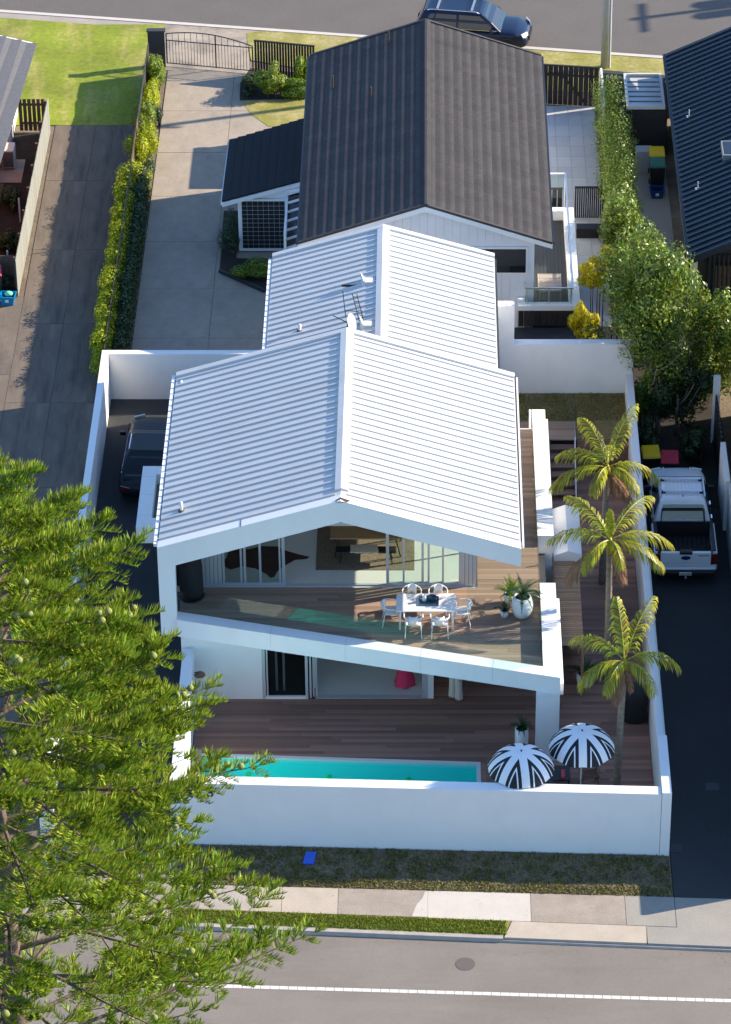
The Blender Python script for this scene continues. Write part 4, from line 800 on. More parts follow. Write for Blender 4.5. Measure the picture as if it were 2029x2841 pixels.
def suv(name, label, loc, rz, paint, Lh, W, H, hood, belt, cab, bars=False):
    """front faces local +y; cab=(rear base, rear top, front top, front base) y positions"""
    r_ = thing(name, label, 'car', loc, rz); w_ = W/2
    st_ = [(-Lh,w_*.80,.42,belt-.22),(-Lh+.12,w_*.94,.27,belt-.04),(-Lh+.6,w_,.24,belt),(0,w_,.22,belt),(cab[3]-.05,w_,.22,belt-.01),(cab[3]+.5,w_*.99,.22,hood),(Lh-.45,w_*.95,.23,hood-.05),(Lh-.12,w_*.84,.27,hood-.16),(Lh,w_*.66,.40,hood-.34)]
    fix(MB().loft([sec(*q) for q in st_]).build('body', paint, r_, smooth=True, local=True, subsurf=2).data)
    rt = w_*.74; bs = w_*.93; a0, a1, a2, a3 = cab
    def gsec(z, y0, y1, hw): return [(-hw,y0,z),(hw,y0,z),(hw,y1,z),(-hw,y1,z)]
    g = MB().loft([gsec(belt-.05,a0,a3,bs), gsec((belt+H)*.5,a0+(a1-a0)*.5,a3+(a2-a3)*.5,(bs+rt)*.5+.02), gsec(H-.05,a1,a2,rt), gsec(H,a1+.12,a2-.12,rt-.1)]); fix(g.build('cabin', paint, r_, smooth=False, local=True, bevel=.04).data)
    zb, zt = belt+.02, H-.10
    def sp(z): t = (z-belt+.05)/(H-belt); return bs+(rt-bs)*t
    def fy(z): t = (z-belt+.05)/(H-belt); return a3+(a2-a3)*t
    def ry(z): t = (z-belt+.05)/(H-belt); return a0+(a1-a0)*t
    mid = (a0+a3)*.5-.05
    for s_ in (-1, 1):
        o = .022*s_
        quad(r_, 'side_window', 'car_glass', [(s_*sp(zb)+o,mid+.05,zb),(s_*sp(zb)+o,fy(zb)-.16,zb),(s_*sp(zt)+o,fy(zt)-.14,zt),(s_*sp(zt)+o,mid+.05,zt)])
        quad(r_, 'side_window', 'car_glass', [(s_*sp(zb)+o,ry(zb)+.62,zb),(s_*sp(zb)+o,mid-.04,zb),(s_*sp(zt)+o,mid-.04,zt),(s_*sp(zt)+o,ry(zt)+.55,zt)])
        quad(r_, 'side_window', 'car_glass', [(s_*sp(zb)+o,ry(zb)+.2,zb+.04),(s_*sp(zb)+o,ry(zb)+.56,zb),(s_*sp(zt)+o,ry(zt)+.49,zt),(s_*sp(zt)+o,ry(zt)+.3,zt-.03)])
        quad(r_, 'window_trim', 'chrome', [(s_*(sp(zb)+.03),ry(zb)+.2,zb-.03),(s_*(sp(zb)+.03),fy(zb)-.1,zb-.03),(s_*(sp(zb)+.03),fy(zb)-.1,zb-.012),(s_*(sp(zb)+.03),ry(zb)+.2,zb-.012)])
        MB().loft([[(s_*(w_+.02),a3-.42,belt-.02),(s_*(w_+.22),a3-.44,belt+.0),(s_*(w_+.22),a3-.44,belt+.14),(s_*(w_+.02),a3-.42,belt+.13)],[(s_*(w_+.04),a3-.26,belt),(s_*(w_+.19),a3-.30,belt+.02),(s_*(w_+.19),a3-.30,belt+.11),(s_*(w_+.04),a3-.26,belt+.11)]]).build('mirror', paint, r_, local=True, bevel=.02)
        quad(r_, 'headlight', 'head_lamp', [(s_*w_*.50,Lh-.055,hood-.26),(s_*w_*.86,Lh-.20,hood-.25),(s_*w_*.88,Lh-.28,hood-.10),(s_*w_*.52,Lh-.10,hood-.11)], .02)
        quad(r_, 'tail_light', 'tail_red', [(s_*w_*.60,-Lh+.02,belt-.34),(s_*w_*.90,-Lh+.07,belt-.32),(s_*w_*.92,-Lh+.08,belt-.14),(s_*w_*.60,-Lh+.02,belt-.18)], .02)
        MB().tube([(s_*(rt-.02),a1+.15,H+.0),(s_*(rt-.02),a1+.3,H+.05),(s_*(rt-.02),a2-.3,H+.05),(s_*(rt-.02),a2-.12,H-.01)], .022, 8).build('roof_rail', 'chrome', r_, local=True, smooth=True)
    quad(r_, 'windscreen', 'car_glass', [(-sp(zb)*.93,fy(zb)+.025,zb),(sp(zb)*.93,fy(zb)+.025,zb),(sp(zt)*.92,fy(zt)+.025,zt),(-sp(zt)*.92,fy(zt)+.025,zt)])
    quad(r_, 'rear_window', 'car_glass', [(-sp(zb)*.88,ry(zb)-.025,zb),(sp(zb)*.88,ry(zb)-.025,zb),(sp(zt)*.86,ry(zt)-.025,zt),(-sp(zt)*.86,ry(zt)-.025,zt)])
    quad(r_, 'grille', 'black_plastic', [(-w_*.45,Lh+.0,hood-.50),(w_*.45,Lh+.0,hood-.50),(w_*.48,Lh-.02,hood-.30),(-w_*.48,Lh-.02,hood-.30)], .02)
    quad(r_, 'number_plate', 'plate_white', [(-.2,-Lh-.01,.62),(.2,-Lh-.01,.62),(.2,-Lh-.01,.74),(-.2,-Lh-.01,.74)], .012)
    if bars:
        for y in (a1+.55, a2-.42): MB().box(-rt-.02,rt+.02,y-.04,y+.04,H+.05,H+.13).build('cross_bar', 'steel', r_, local=True)
    MB().tube([(-w_+.03,-Lh+.75,.24),(-w_+.03,Lh-.75,.24)], .05, 6).build('sill', 'black_plastic', r_, local=True)
    wheel_set(r_, Lh*2, (-Lh*.60, Lh*.63), w_, .36); return r_
suv('parked_car', 'dark navy estate car with silver roof bars parked on the rear street', (1.85,38.25,-.11), R(-90-8.8), 'car_navy', 2.33, 1.86, 1.66, 1.02, 1.02, (-2.2,-1.9,.45,1.25), True)
suv('parked_car', 'dark slate car half hidden under the white roof in the courtyard', (-8.98,6.85,.004), R(-2), 'car_slate', 2.25, 1.88, 1.38, .90, .92, (-1.95,-1.05,.2,1.05))
# ---- white pickup
ut = thing('pickup_truck', 'white double-cab pickup truck parked on the dark right driveway', 'pickup truck', (8.10,3.02,.0)); W = .93
secs = [sec(*q) for q in ((.78-1.75,W,.42,1.13),(-.2,W,.40,1.13),(.9,W,.40,1.14),(1.25,W,.40,1.15),(1.75,W,.40,1.12),(2.25,W*.95,.40,1.06),(2.52,W*.86,.42,.98),(2.62,W*.72,.5,.84))]
fix(MB().loft(secs).build('body', 'car_white', ut, smooth=True, local=True, subsurf=2).data)
for x0, x1 in ((-.52,-.46),(.46,.52)): MB().loft([[(x0,1.28,1.13),(x1,1.28,1.13),(x1,1.28,1.165),(x0,1.28,1.165)],[(x0*.9,2.4,1.0),(x1*.9,2.4,1.0),(x1*.9,2.4,1.045),(x0*.9,2.4,1.045)]]).build('bonnet_crease', 'car_white', ut, local=True)
def gs_(z, y0, y1, hw): return [(-hw,y0,z),(hw,y0,z),(hw,y1,z),(-hw,y1,z)]
fix(MB().loft([gs_(1.10,-.88,1.48,.885), gs_(1.45,-.78,1.12,.80), gs_(1.78,-.62,.72,.70), gs_(1.83,-.52,.60,.62)]).build('cabin', 'car_white', ut, local=True, bevel=.04).data)
for s_ in (-1, 1):
    for y0, y1, y2, y3 in ((.30,1.10,.66,.30),(-.55,.22,.22,-.45)): quad(ut, 'side_window', 'car_glass', [(s_*.885,y0,1.17),(s_*.885,y1,1.17),(s_*.745,y2,1.68),(s_*.745,y3,1.68)])
    MB().loft([[(s_*.90,.92,1.10),(s_*1.13,.90,1.08),(s_*1.13,.90,1.30),(s_*.90,.92,1.28)],[(s_*.92,1.06,1.12),(s_*1.10,1.03,1.11),(s_*1.10,1.03,1.27),(s_*.92,1.06,1.26)]]).build('mirror', 'black_plastic', ut, local=True, bevel=.03)
    MB().box(s_*.93-.07,s_*.93+.06,-2.60,-.99,.46,1.17).build('bed_side', 'car_white', ut, local=True, bevel=.03)
    MB().box(s_*.895-.055,s_*.895+.055,-2.58,-.99,1.172,1.195).build('bed_rail', 'black_plastic', ut, local=True)
    quad(ut, 'tail_light', 'tail_red', [(s_*.80,-2.655,.72),(s_*.985,-2.645,.72),(s_*.985,-2.645,1.10),(s_*.80,-2.655,1.10)], .012)
    quad(ut, 'headlight', 'head_lamp', [(s_*.5,2.60,.80),(s_*.80,2.50,.80),(s_*.82,2.42,.95),(s_*.52,2.52,.95)], .02)
    MB().box(s_*.985-.015,s_*.985+.012,-1.0,1.0,.62,.70).build('door_trim', 'black_plastic', ut, local=True)
    for y in (.28,-.5): MB().box(s_*.95-.02,s_*.95+.02,y,y+.2,.98,1.02).build('door_handle', 'chrome', ut, local=True)
    for y in (.42,-.28): MB().box(s_*.60-.06,s_*.60+.06,y-.04,y+.04,1.83,1.90).build('bar_foot', 'black_plastic', ut, local=True)
    MB().box(s_*.70-.02,s_*.70+.02,-.5,.55,1.79,1.84).build('roof_rail', 'steel', ut, local=True)
quad(ut, 'windscreen', 'car_glass', [(-.80,1.46,1.16),(.80,1.46,1.16),(.68,.80,1.73),(-.68,.80,1.73)], .012)
quad(ut, 'rear_window', 'car_glass', [(-.70,-.86,1.22),(.70,-.86,1.22),(.64,-.70,1.66),(-.64,-.70,1.66)], .012)
for y in (.42,-.28): MB().box(-.62,.62,y-.035,y+.035,1.885,1.91).build('cross_bar', 'steel', ut, local=True)
MB().loft([[(-.012,-.5,1.83),(.012,-.5,1.83),(.012,-.4,1.83),(-.012,-.4,1.83)],[(-.005,-.53,1.91),(.005,-.53,1.91),(.005,-.49,1.91),(-.005,-.49,1.91)]]).build('fin_antenna', 'black_plastic', ut, local=True)
for k in range(9): MB().box(-.5+k*.12,-.485+k*.12,-.48,.5,1.829,1.836).build('roof_groove', 'metal_frame', ut, local=True)
MB().box(-.85,.85,-2.50,-.98,.50,.62).build('bed_floor', 'black_plastic', ut, local=True)
for k in range(10): piece('bed_ridge', 'black_fabric', ut, -.72+k*.15, -.64+k*.15, -2.48, -1.0, .62, .645, local=True)
MB().box(-.86,.86,-.975,-.945,.62,1.19).build('bed_front', 'black_plastic', ut, local=True)
MB().tube([(-.72,-.93,.62),(-.66,-.84,1.55),(.66,-.84,1.55),(.72,-.93,.62)], .035, 8).build('sports_bar', 'black_plastic', ut, local=True, smooth=True)
MB().box(-.79,.79,-2.66,-2.56,.62,1.17).build('tailgate', 'car_white', ut, local=True, bevel=.025)
MB().box(-.70,.70,-2.668,-2.661,.78,.792).build('tailgate_crease', 'metal_frame', ut, local=True)
MB().box(-.2,.2,-2.69,-2.52,1.10,1.21).build('tailgate_handle', 'black_plastic', ut, local=True, bevel=.02)
MB().box(-.95,.95,-2.70,-2.50,.52,.615).build('bumper', 'car_white', ut, local=True, bevel=.03); MB().box(-.93,.93,-2.78,-2.48,.38,.515).build('bumper_step', 'black_plastic', ut, local=True, bevel=.03)
o = MB().lathe([(0,0),(.155,0),(.155,.015),(0,.02)], 28).build('emblem', 'chrome', ut, local=True); o.location = (0,-2.665,.98); o.rotation_euler = (R(90),0,0); o.scale = (1,.5,1)
q = MB().lathe([(0,0),(.135,0),(.135,.012),(0,.014)], 28).build('emblem_face', 'emblem_blue', ut, local=True); q.location = (0,-2.678,.98); q.rotation_euler = (R(90),0,0); q.scale = (1,.5,1)
text('tailgate_lettering', 'WILDTRAK', .07, 'ink_black', ut, (.55,-2.668,1.06), (R(90),0,0), .004, local=True)
MB().box(-.19,.19,-2.80,-2.782,.40,.51).build('number_plate', 'plate_white', ut, local=True); text('plate_number', 'QZC485', .10, 'ink_black', ut, (0,-2.803,.455), (R(90),0,0), .002, local=True)
MB().tube([(0,-2.7,.36),(0,-2.95,.38)], .03, 8).build('tow_bar', 'black_metal', ut, local=True); MB().lathe([(0,0),(.03,.0),(.04,.03),(.03,.06),(0,.07)], 12, (0,-2.95,.39)).build('tow_ball', 'steel', ut, local=True, smooth=True)
wheel_set(ut, 5.3, (-1.62,1.62), .95, .39)

# ================================================================ BINS AND CRATES
def bin_(label, loc, rz, lid, body='bin_dark', h=1.06, w_=.58, d=.66, group=None):
    r_ = thing('wheelie_bin', label, 'bin', loc, rz, group); a, b = w_*.40, w_*.5; c_, e = d*.38, d*.5
    MB().loft([[(-a,-c_,.04),(a,-c_,.04),(a,c_,.04),(-a,c_,.04)],[(-b,-e,h*.93),(b,-e,h*.93),(b,e,h*.93),(-b,e,h*.93)]]).build('bin_body', body, r_, local=True, bevel=.03)
    MB().loft([[(-b-.02,-e-.03,h*.93),(b+.02,-e-.03,h*.93),(b+.02,e+.02,h*.93),(-b-.02,e+.02,h*.93)],[(-b+.02,-e+.02,h+.01),(b-.02,-e+.02,h+.01),(b-.02,e-.02,h+.05),(-b+.02,e-.02,h+.05)]]).build('lid', lid, r_, local=True, bevel=.025)
    MB().tube([(-b*.8,e+.06,h*.94),(b*.8,e+.06,h*.94)], .018, 8).build('handle', body, r_, local=True)
    for s_ in (-1, 1):
        o = MB().lathe([(0,-.03),(.1,-.03),(.1,.03),(0,.03)], 16).build('wheel', 'tyre', r_, local=True); o.location = (s_*(a+.02),c_+.02,.1); o.rotation_euler = (0,R(90),0)
    return r_
bin_('yellow-lidded bin in front of the pickup under the tree', (7.32,6.35,0), R(4), 'bin_yellow')
bin_('red-lidded bin in front of the pickup under the tree', (7.92,6.05,0), R(-3), 'bin_red')
bin_('yellow-lidded bin beside the blue-roofed house', (8.60,26.95,0), 0, 'bin_yellow')
bin_('green-lidded black bin beside the blue-roofed house', (8.58,26.1,0), 0, 'bin_green')
bin_('pink-lidded bin at the left edge beside the cyan crate', (-15.35,18.1,0), R(5), 'bin_pink')
def crate(label, loc, rz, m, inside, fill=False):
    r_ = thing('recycling_crate', label, 'crate', loc, rz); b0, b1, h = .20, .27, .36
    wl_ = MB(); o_ = [[(-b0,-b0*.8,0),(b0,-b0*.8,0),(b0,b0*.8,0),(-b0,b0*.8,0)],[(-b1,-b1*.8,h),(b1,-b1*.8,h),(b1,b1*.8,h),(-b1,b1*.8,h)],[(-b1+.02,-b1*.8+.02,h),(b1-.02,-b1*.8+.02,h),(b1-.02,b1*.8-.02,h),(-b1+.02,b1*.8-.02,h)],[(-b0+.01,-b0*.8+.01,.03),(b0-.01,-b0*.8+.01,.03),(b0-.01,b0*.8-.01,.03),(-b0+.01,b0*.8-.01,.03)]]
    wl_.loft(o_).build('tub', m, r_, local=True)
    MB().loft([[(-b1-.02,-b1*.8-.02,h-.04),(b1+.02,-b1*.8-.02,h-.04),(b1+.02,b1*.8+.02,h-.04),(-b1-.02,b1*.8+.02,h-.04)],[(-b1-.02,-b1*.8-.02,h),(b1+.02,-b1*.8-.02,h),(b1+.02,b1*.8+.02,h),(-b1-.02,b1*.8+.02,h)],[(-b1,-b1*.8,h),(b1,-b1*.8,h),(b1,b1*.8,h),(-b1,b1*.8,h)]], cap=False).build('rim', m, r_, local=True)
    for k in range(7):
        x, y = random.uniform(-.13,.13), random.uniform(-.09,.09); MB().tube([(x,y,.05),(x+.03,y+.02,.3)], .035, 8).build('bottle', inside, r_, local=True)
    MB().box(-.06,.06,-b1*.8-.005,-b1*.8+.02,.15,.25).build('crate_mark', 'plate_white', r_, local=True); return r_
crate('dark blue recycling crate beside the black bin', (8.55,25.35,0), 0, 'crate_blue', 'black_plastic')
cy = crate('bright cyan recycling crate on the left driveway', (-14.83,17.6,.002), R(-4), 'crate_cyan', 'black_plastic')
o = MB().lathe([(.02,0),(.13,.02),(.16,.09),(.10,.15),(.03,.17),(0,.17)], 10).build('plastic_bag', 'bag_mint', smooth=True); o.location = (-14.80,17.62,.30); o.scale = (1,.8,1); tag(o, 'pale mint plastic bag in the cyan crate', 'bag')
tag(MB().prism([(-.19,-.26),(.12,-.26),(.19,.26),(-.12,.26)], 'z', 0, .05).build('meter_cover', 'meter_blue', bevel=.01), 'bright blue meter cover on the front verge', 'meter cover').location = (-3.32,-13.2,.0)

# ================================================================ BALCONY FURNITURE
def chair_():
    r_ = empty('dining_chair'); m_ = 'white_paint'
    MB().prism([(-.22,-.20),(.22,-.20),(.24,.22),(-.24,.22)], 'z', .43, .455).build('seat', m_, r_, local=True, bevel=.01)
    for sx in (-1, 1):
        MB().tube([(sx*.23,.22,.44),(sx*.25,.27,0)], .016, 6).build('leg', m_, r_, local=True); MB().tube([(sx*.22,-.19,.44),(sx*.25,-.27,0)], .016, 6).build('leg', m_, r_, local=True)
        MB().tube([(sx*.25,.15,.44),(sx*.27,.16,.66)], .014, 6).build('arm_post', m_, r_, local=True)
    MB().tube([(.28*math.cos(t)*1.0,-.05-.26*math.sin(t) if math.sin(t) > 0 else -.05-.5*math.sin(t),.66+.05*max(0,math.sin(t))) for t in np.linspace(-.42,math.pi+.42,22)], .017, 6).build('arm_hoop', m_, r_, local=True, smooth=True)
    V = [];
    bp = MB(); pts = []
    for z in (.46,.62,.77):
        pts.append([(.16*math.sin(t),-.04-.235*math.cos(t)-.02*(z-.4),z) for t in np.linspace(-.95,.95,9)])
    bp.v = [p for q in pts for p in q]; bp.f = [(r0*9+i, r0*9+i+1, (r0+1)*9+i+1, (r0+1)*9+i) for r0 in range(2) for i in range(8)]; bp.mi = [0]*len(bp.f)
    o = bp.build('backrest', m_, r_, local=True, smooth=True); sd_ = o.modifiers.new('solid', 'SOLIDIFY'); sd_.thickness = .015
    return r_
tb = thing('outdoor_table', 'white outdoor dining table on the upper balcony', 'table', (-.02,-5.62,2.78))
MB().prism([(-.83,-.45),(-.88,-.40),(-.88,.40),(-.83,.45),(.83,.45),(.88,.40),(.88,-.40),(.83,-.45)], 'z', .71, .74).build('table_top', 'white_paint', tb, local=True)
for sx in (-.78,.78):
    for sy in (-.36,.36): MB().tube([(sx*.97,sy*.97,.71),(sx,sy,0)], .03, 8).build('leg', 'white_paint', tb, local=True)
c0 = chair_(); G = 'white chairs round the balcony table'
spots = [(-.45,-4.98,180,'white metal chair behind the balcony table on the left side'),(.33,-4.98,180,'white metal chair behind the balcony table on the right side'),(-.40,-6.18,0,'white metal chair in front of the balcony table, nearer the left end'),(.38,-6.18,0,'white metal chair in front of the balcony table, nearer the right end'),(-1.05,-5.62,-90,'white metal chair at the left end of the balcony table'),(1.02,-5.62,90,'white metal chair at the right end of the balcony table')]
for i, (x, y, a, lb) in enumerate(spots):
    o = c0 if i == 0 else copy_tree(c0)
    o.location = (x,y,2.78); o.rotation_euler.z = R(a); tag(o, lb, 'chair', G)
ty = thing('serving_tray', 'blue grey serving tray on the white balcony table', 'tray', (.06,-5.58,3.52)); MB().box(-.29,.29,-.22,.22,.0,.015).build('tray_base', 'tray_blue', ty, local=True)
for a, b in (((-.29,.29),(-.22,-.205)),((-.29,.29),(.205,.22)),((-.29,-.275),(-.204,.204)),((.275,.29),(-.204,.204))): MB().box(a[0],a[1],b[0],b[1],.016,.05).build('tray_rim', 'tray_blue', ty, local=True)
jg = thing('water_jug', 'white jug on the serving tray', 'jug', (-.08,-5.56,3.536)); MB().lathe([(.05,0),(.07,.02),(.065,.12),(.05,.18),(.06,.21),(.05,.21),(.04,.17),(.0,.03)], 18).build('jug_body', 'pot_white', jg, local=True, smooth=True); MB().tube([(-.06,0,.05),(-.12,0,.09),(-.11,0,.16),(-.05,0,.18)], .01, 6).build('handle', 'pot_white', jg, local=True)
bw_ = thing('stacked_bowls', 'stack of dark blue bowls on the serving tray', 'bowls', (.16,-5.55,3.536))
for k in range(3): MB().lathe([(.06,0),(.12,.04),(.14,.06),(.13,.06),(.1,.03),(0,.02)], 20, (0,0,k*.035)).build('bowl', 'bowl_blue', bw_, local=True, smooth=True)
# covered hanging chair at the dark left end of the balcony
eg = thing('covered_chair', 'tall covered chair under a dark cover at the left end of the balcony', 'covered chair', (-7.05,-4.25,2.78))
m = MB(); m.loft([[(r_*(1+.05*math.sin(5*t+z*3))*math.cos(t), r_*.9*(1+.05*math.cos(4*t))*math.sin(t), z) for t in np.linspace(0,2*math.pi,24,endpoint=False)] for r_, z in ((.30,0),(.36,.25),(.35,.7),(.36,1.1),(.33,1.45),(.22,1.7),(.06,1.82))]); m.build('cover', 'black_fabric', eg, local=True, smooth=True)
MB().lathe([(.38,0),(.40,.02),(.38,.04),(0,.04)], 24).build('base', 'black_metal', eg, local=True)
# ---- pots and cycads
def cycad(parent, z, n, length, droop, m_='leaf_cycad', lift=.9, wide=.11):
    for k in range(n):
        a = 2*math.pi*k/n*2.4+random.uniform(-.2,.2); el = lift*(.25+.75*((k*7) % n)/n); ln = length*random.uniform(.8,1.1); V = []; F = []; S = 16
        pos = Vector((0,0,z)); d = Vector((math.cos(a)*math.cos(el), math.sin(a)*math.cos(el), math.sin(el))); side = Vector((-math.sin(a), math.cos(a), 0)); pts = []
        for i in range(S+1): pts.append(pos.copy()); pos = pos+d*(ln/S); d = (d+Vector((0,0,-droop/S*1.6))).normalized()
        for i in range(1, S):
            t = i/S; wl_ = wide*math.sin(math.pi*min(1,t*1.05+.06))**.6*(1.05-.55*t); fwd = (pts[i+1]-pts[i]).normalized(); up = side.cross(fwd)
            for s_ in (-1, 1):
                b0 = pts[i]; b1 = pts[i]+fwd*(ln/S*.62); tip = pts[i]+side*(s_*wl_)+fwd*(wl_*.55)+up*(-.03+.0*s_)-Vector((0,0,abs(wl_)*.15)); o = len(V); V += [b0,b1,tip]; F.append((o,o+1,o+2) if s_ > 0 else (o+1,o,o+2))
        for i in range(S):
            o = len(V); q = side*.008; V += [pts[i]-q,pts[i]+q,pts[i+1]+q,pts[i+1]-q]; F.append((o,o+1,o+2,o+3))
        me = bpy.data.meshes.new('frond'); me.from_pydata([tuple(v) for v in V], [], F); me.materials.append(M[m_]); obj('frond', me, parent, True)
def potted(label, loc, prof, n, length, droop, m_='leaf_cycad', lift=.9, wide=.11, pm='pot_white', stem=.0):
    r_ = thing('potted_plant', label, 'potted plant', loc); top = prof[-1][1]; rt = prof[-1][0]
    p_ = MB().lathe(prof+[(rt-.03,top),(rt-.04,top-.06),(0,top-.06)], 28).build('pot', pm, r_, local=True, smooth=True); MB().lathe([(0,0),(rt-.042,0),(rt-.05,.015),(0,.03)], 16, (0,0,top-.06)).build('soil', 'soil', p_, local=True)
    if stem: MB().tube([(0,0,top-.05),(0,0,top+stem)], [.1,.07], 10).build('stem', 'bark_brown', r_, local=True, smooth=True)
    cycad(r_, top+stem, n, length, droop, m_, lift, wide); return r_
egg = [(.16,0),(.24,.06),(.31,.25),(.33,.42),(.29,.62),(.25,.72)]
potted('big egg-shaped white pot with a dark cycad on the balcony', (2.82,-5.28,2.78), egg, 26, .78, .9, lift=1.15, stem=.05)
potted('small white pot with a green rosette plant beside the big egg pot', (2.30,-5.30,2.78), [(.10,0),(.13,.1),(.135,.24)], 16, .38, .7, 'leaf_dark', 1.1, .09)
potted('pot with a yellow green leafy plant behind the egg pot', (2.48,-4.62,2.78), [(.15,0),(.18,.15),(.19,.35)], 26, .62, .6, 'leaf_bush', 1.35, .14)
potted('tall white cylinder pot with a spiky plant behind the white post', (2.78,-8.25,.06), [(.19,0),(.2,.4),(.2,.82)], 30, .42, .8, 'leaf_cycad', 1.3, .07)
potted('round white pot with a cycad on the right side deck', (4.78,-5.1,.06), [(.15,0),(.25,.12),(.28,.32),(.26,.5)], 24, .72, .8, lift=1.1)
# ================================================================ POOL DECK FURNITURE
def stripe_material():
    m_ = bpy.data.materials.new('parasol_fabric'); m_.use_nodes = True; M['parasol_fabric'] = m_; N = m_.node_tree.nodes; L_ = m_.node_tree.links; b = N['Principled BSDF']; b.inputs['Roughness'].default_value = .8
    tc = N.new('ShaderNodeTexCoord'); sp_ = N.new('ShaderNodeSeparateXYZ'); L_.new(tc.outputs['Object'], sp_.inputs[0])
    def mt(op, a, b_=None):
        n = N.new('ShaderNodeMath'); n.operation = op
        for i, q in enumerate((a, b_)):
            if q is None: continue
            if isinstance(q, (int, float)): n.inputs[i].default_value = q
            else: L_.new(q, n.inputs[i])
        return n.outputs[0]
    ang = mt('ARCTAN2', sp_.outputs[1], sp_.outputs[0]); r2 = mt('SQRT', mt('ADD', mt('MULTIPLY', sp_.outputs[0], sp_.outputs[0]), mt('MULTIPLY', sp_.outputs[1], sp_.outputs[1])))
    k = 2*math.pi/8; u = mt('SUBTRACT', mt('MODULO', mt('ADD', mt('ADD', ang, k/2), 8*math.pi), k), k/2); d = mt('ABSOLUTE', mt('MULTIPLY', r2, mt('SINE', u)))
    w1 = mt('GREATER_THAN', d, .115); w2 = mt('GREATER_THAN', d, .212); w3 = mt('GREATER_THAN', d, .25); dark = mt('ADD', mt('SUBTRACT', w1, w2), w3)
    mx = N.new('ShaderNodeMix'); mx.data_type = 'RGBA'; mx.inputs[6].default_value = (.78,.79,.80,1); mx.inputs[7].default_value = (.012,.012,.016,1); L_.new(dark, mx.inputs[0]); L_.new(mx.outputs[2], b.inputs['Base Color'])
stripe_material()
def parasol(label, loc, rz, tilt):
    r_ = thing('beach_parasol', label, 'parasol', loc, rz, 'striped parasols by the pool'); n, k = 16, 9; V = []; F = []; Rr = .96
    for i in range(k):
        t = i/(k-1); r0 = Rr*math.sin(t*1.22)/math.sin(1.22); z = 2.75-.60*(1-math.cos(t*1.22))/(1-math.cos(1.22))
        for j in range(n*2):
            a = 2*math.pi*j/(n*2)+math.pi/8; sc = 1-(.035*t if j % 4 == 2 else (.018*t if j % 2 else 0)); V.append((r0*math.cos(a)*sc, r0*math.sin(a)*sc, z+(.02*t if j % 4 == 2 else 0)))
    for i in range(k-1):
        for j in range(n*2): F.append((i*2*n+j, i*2*n+(j+1) % (2*n), (i+1)*2*n+(j+1) % (2*n), (i+1)*2*n+j))
    me = bpy.data.meshes.new('canopy'); me.from_pydata(V, [], F); me.materials.append(M['parasol_fabric']); cp = obj('canopy', me, r_, True); s_ = cp.modifiers.new('solid', 'SOLIDIFY'); s_.thickness = .006
    for j in range(8):
        a = 2*math.pi*j/8; MB().tube([(.02*math.cos(a),.02*math.sin(a),2.69),(.55*math.cos(a),.55*math.sin(a),2.50),(.93*math.cos(a),.93*math.sin(a),2.14)], .008, 5).build('rib', 'steel', r_, local=True)
    MB().tube([(0,0,0),(0,0,2.78)], .02, 10).build('pole', 'white_paint', r_, local=True); MB().lathe([(.0,0),(.025,0),(.02,.05),(0,.07)], 12, (0,0,2.75)).build('finial', 'black_metal', r_, local=True)
    MB().lathe([(0,0),(.25,0),(.25,.06),(.05,.10),(0,.10)], 20).build('base', 'concrete_grey', r_, local=True); return r_
parasol('black and white parasol nearer the pool, overlapping the street wall', (2.66,-11.86,.06), R(8), 0)
parasol('black and white parasol behind, beside the palm trunk', (4.41,-10.92,.06), R(0), 0)
def beanbag(label, loc, s_):
    o = MB().lathe([(.0,0),(.34,.0),(.42,.12),(.40,.28),(.28,.42),(.12,.5),(0,.52)], 20).build('bean_bag', 'grey_fabric', smooth=True); o.location = loc; o.scale = s_; return tag(o, label, 'bean bag')
beanbag('dark grey bean bag between the parasols nearest the pool', (3.42,-10.35,.06), (.9,.8,1)); beanbag('dark grey bean bag beside the wooden chair', (4.0,-10.75,.06), (1,.85,.9)); beanbag('smaller dark bean bag against the street wall', (3.45,-11.2,.06), (.8,.75,.8))
wc = thing('wooden_chair', 'brown wooden folding chair beside the palm trunk', 'chair', (4.72,-9.95,.06), R(12))
for sx in (-.24,.24):
    MB().bar((sx,-.25,0),(sx,.2,.45), .03, .04).build('leg', 'teak', wc, local=True); MB().bar((sx,.25,0),(sx,-.2,.45), .03, .04).build('leg', 'teak', wc, local=True); MB().bar((sx,.18,.42),(sx,.32,.9), .03, .04).build('back_post', 'teak', wc, local=True); MB().bar((sx,-.25,.62),(sx,.24,.62), .05, .025).build('arm', 'teak', wc, local=True)
for k in range(5): MB().box(-.24,.24,-.22+k*.09,-.16+k*.09,.44,.46).build('slat', 'teak', wc, local=True)
for k in range(3): MB().bar((-.24,.21+k*.035,.55+k*.13),(.24,.21+k*.035,.55+k*.13), .02, .06).build('back_slat', 'teak', wc, local=True)
lt = thing('low_table', 'low dark table between the parasols', 'table', (3.75,-9.85,.06)); MB().box(-.4,.4,-.35,.35,.36,.40).build('table_top', 'charcoal_clad', lt, local=True)
for sx in (-.35,.35):
    for sy in (-.3,.3): MB().box(sx-.025,sx+.025,sy-.025,sy+.025,0,.36).build('leg', 'charcoal_clad', lt, local=True)
tw = thing('rolled_towel', 'pink rolled towel on the low dark table', 'towel', (3.95,-10.02,.46)); m = MB()
for k in range(5): m.tube([(-.0,-.16+k*.07,.065),(0,-.10+k*.07,.065)], [.055,.062], 12)
m.build('towel_roll', 'pink_towel', tw, local=True, smooth=True)
bq = thing('covered_barbecue', 'barbecue under a black cover beside the right wall', 'barbecue', (6.2,-6.7,.06))
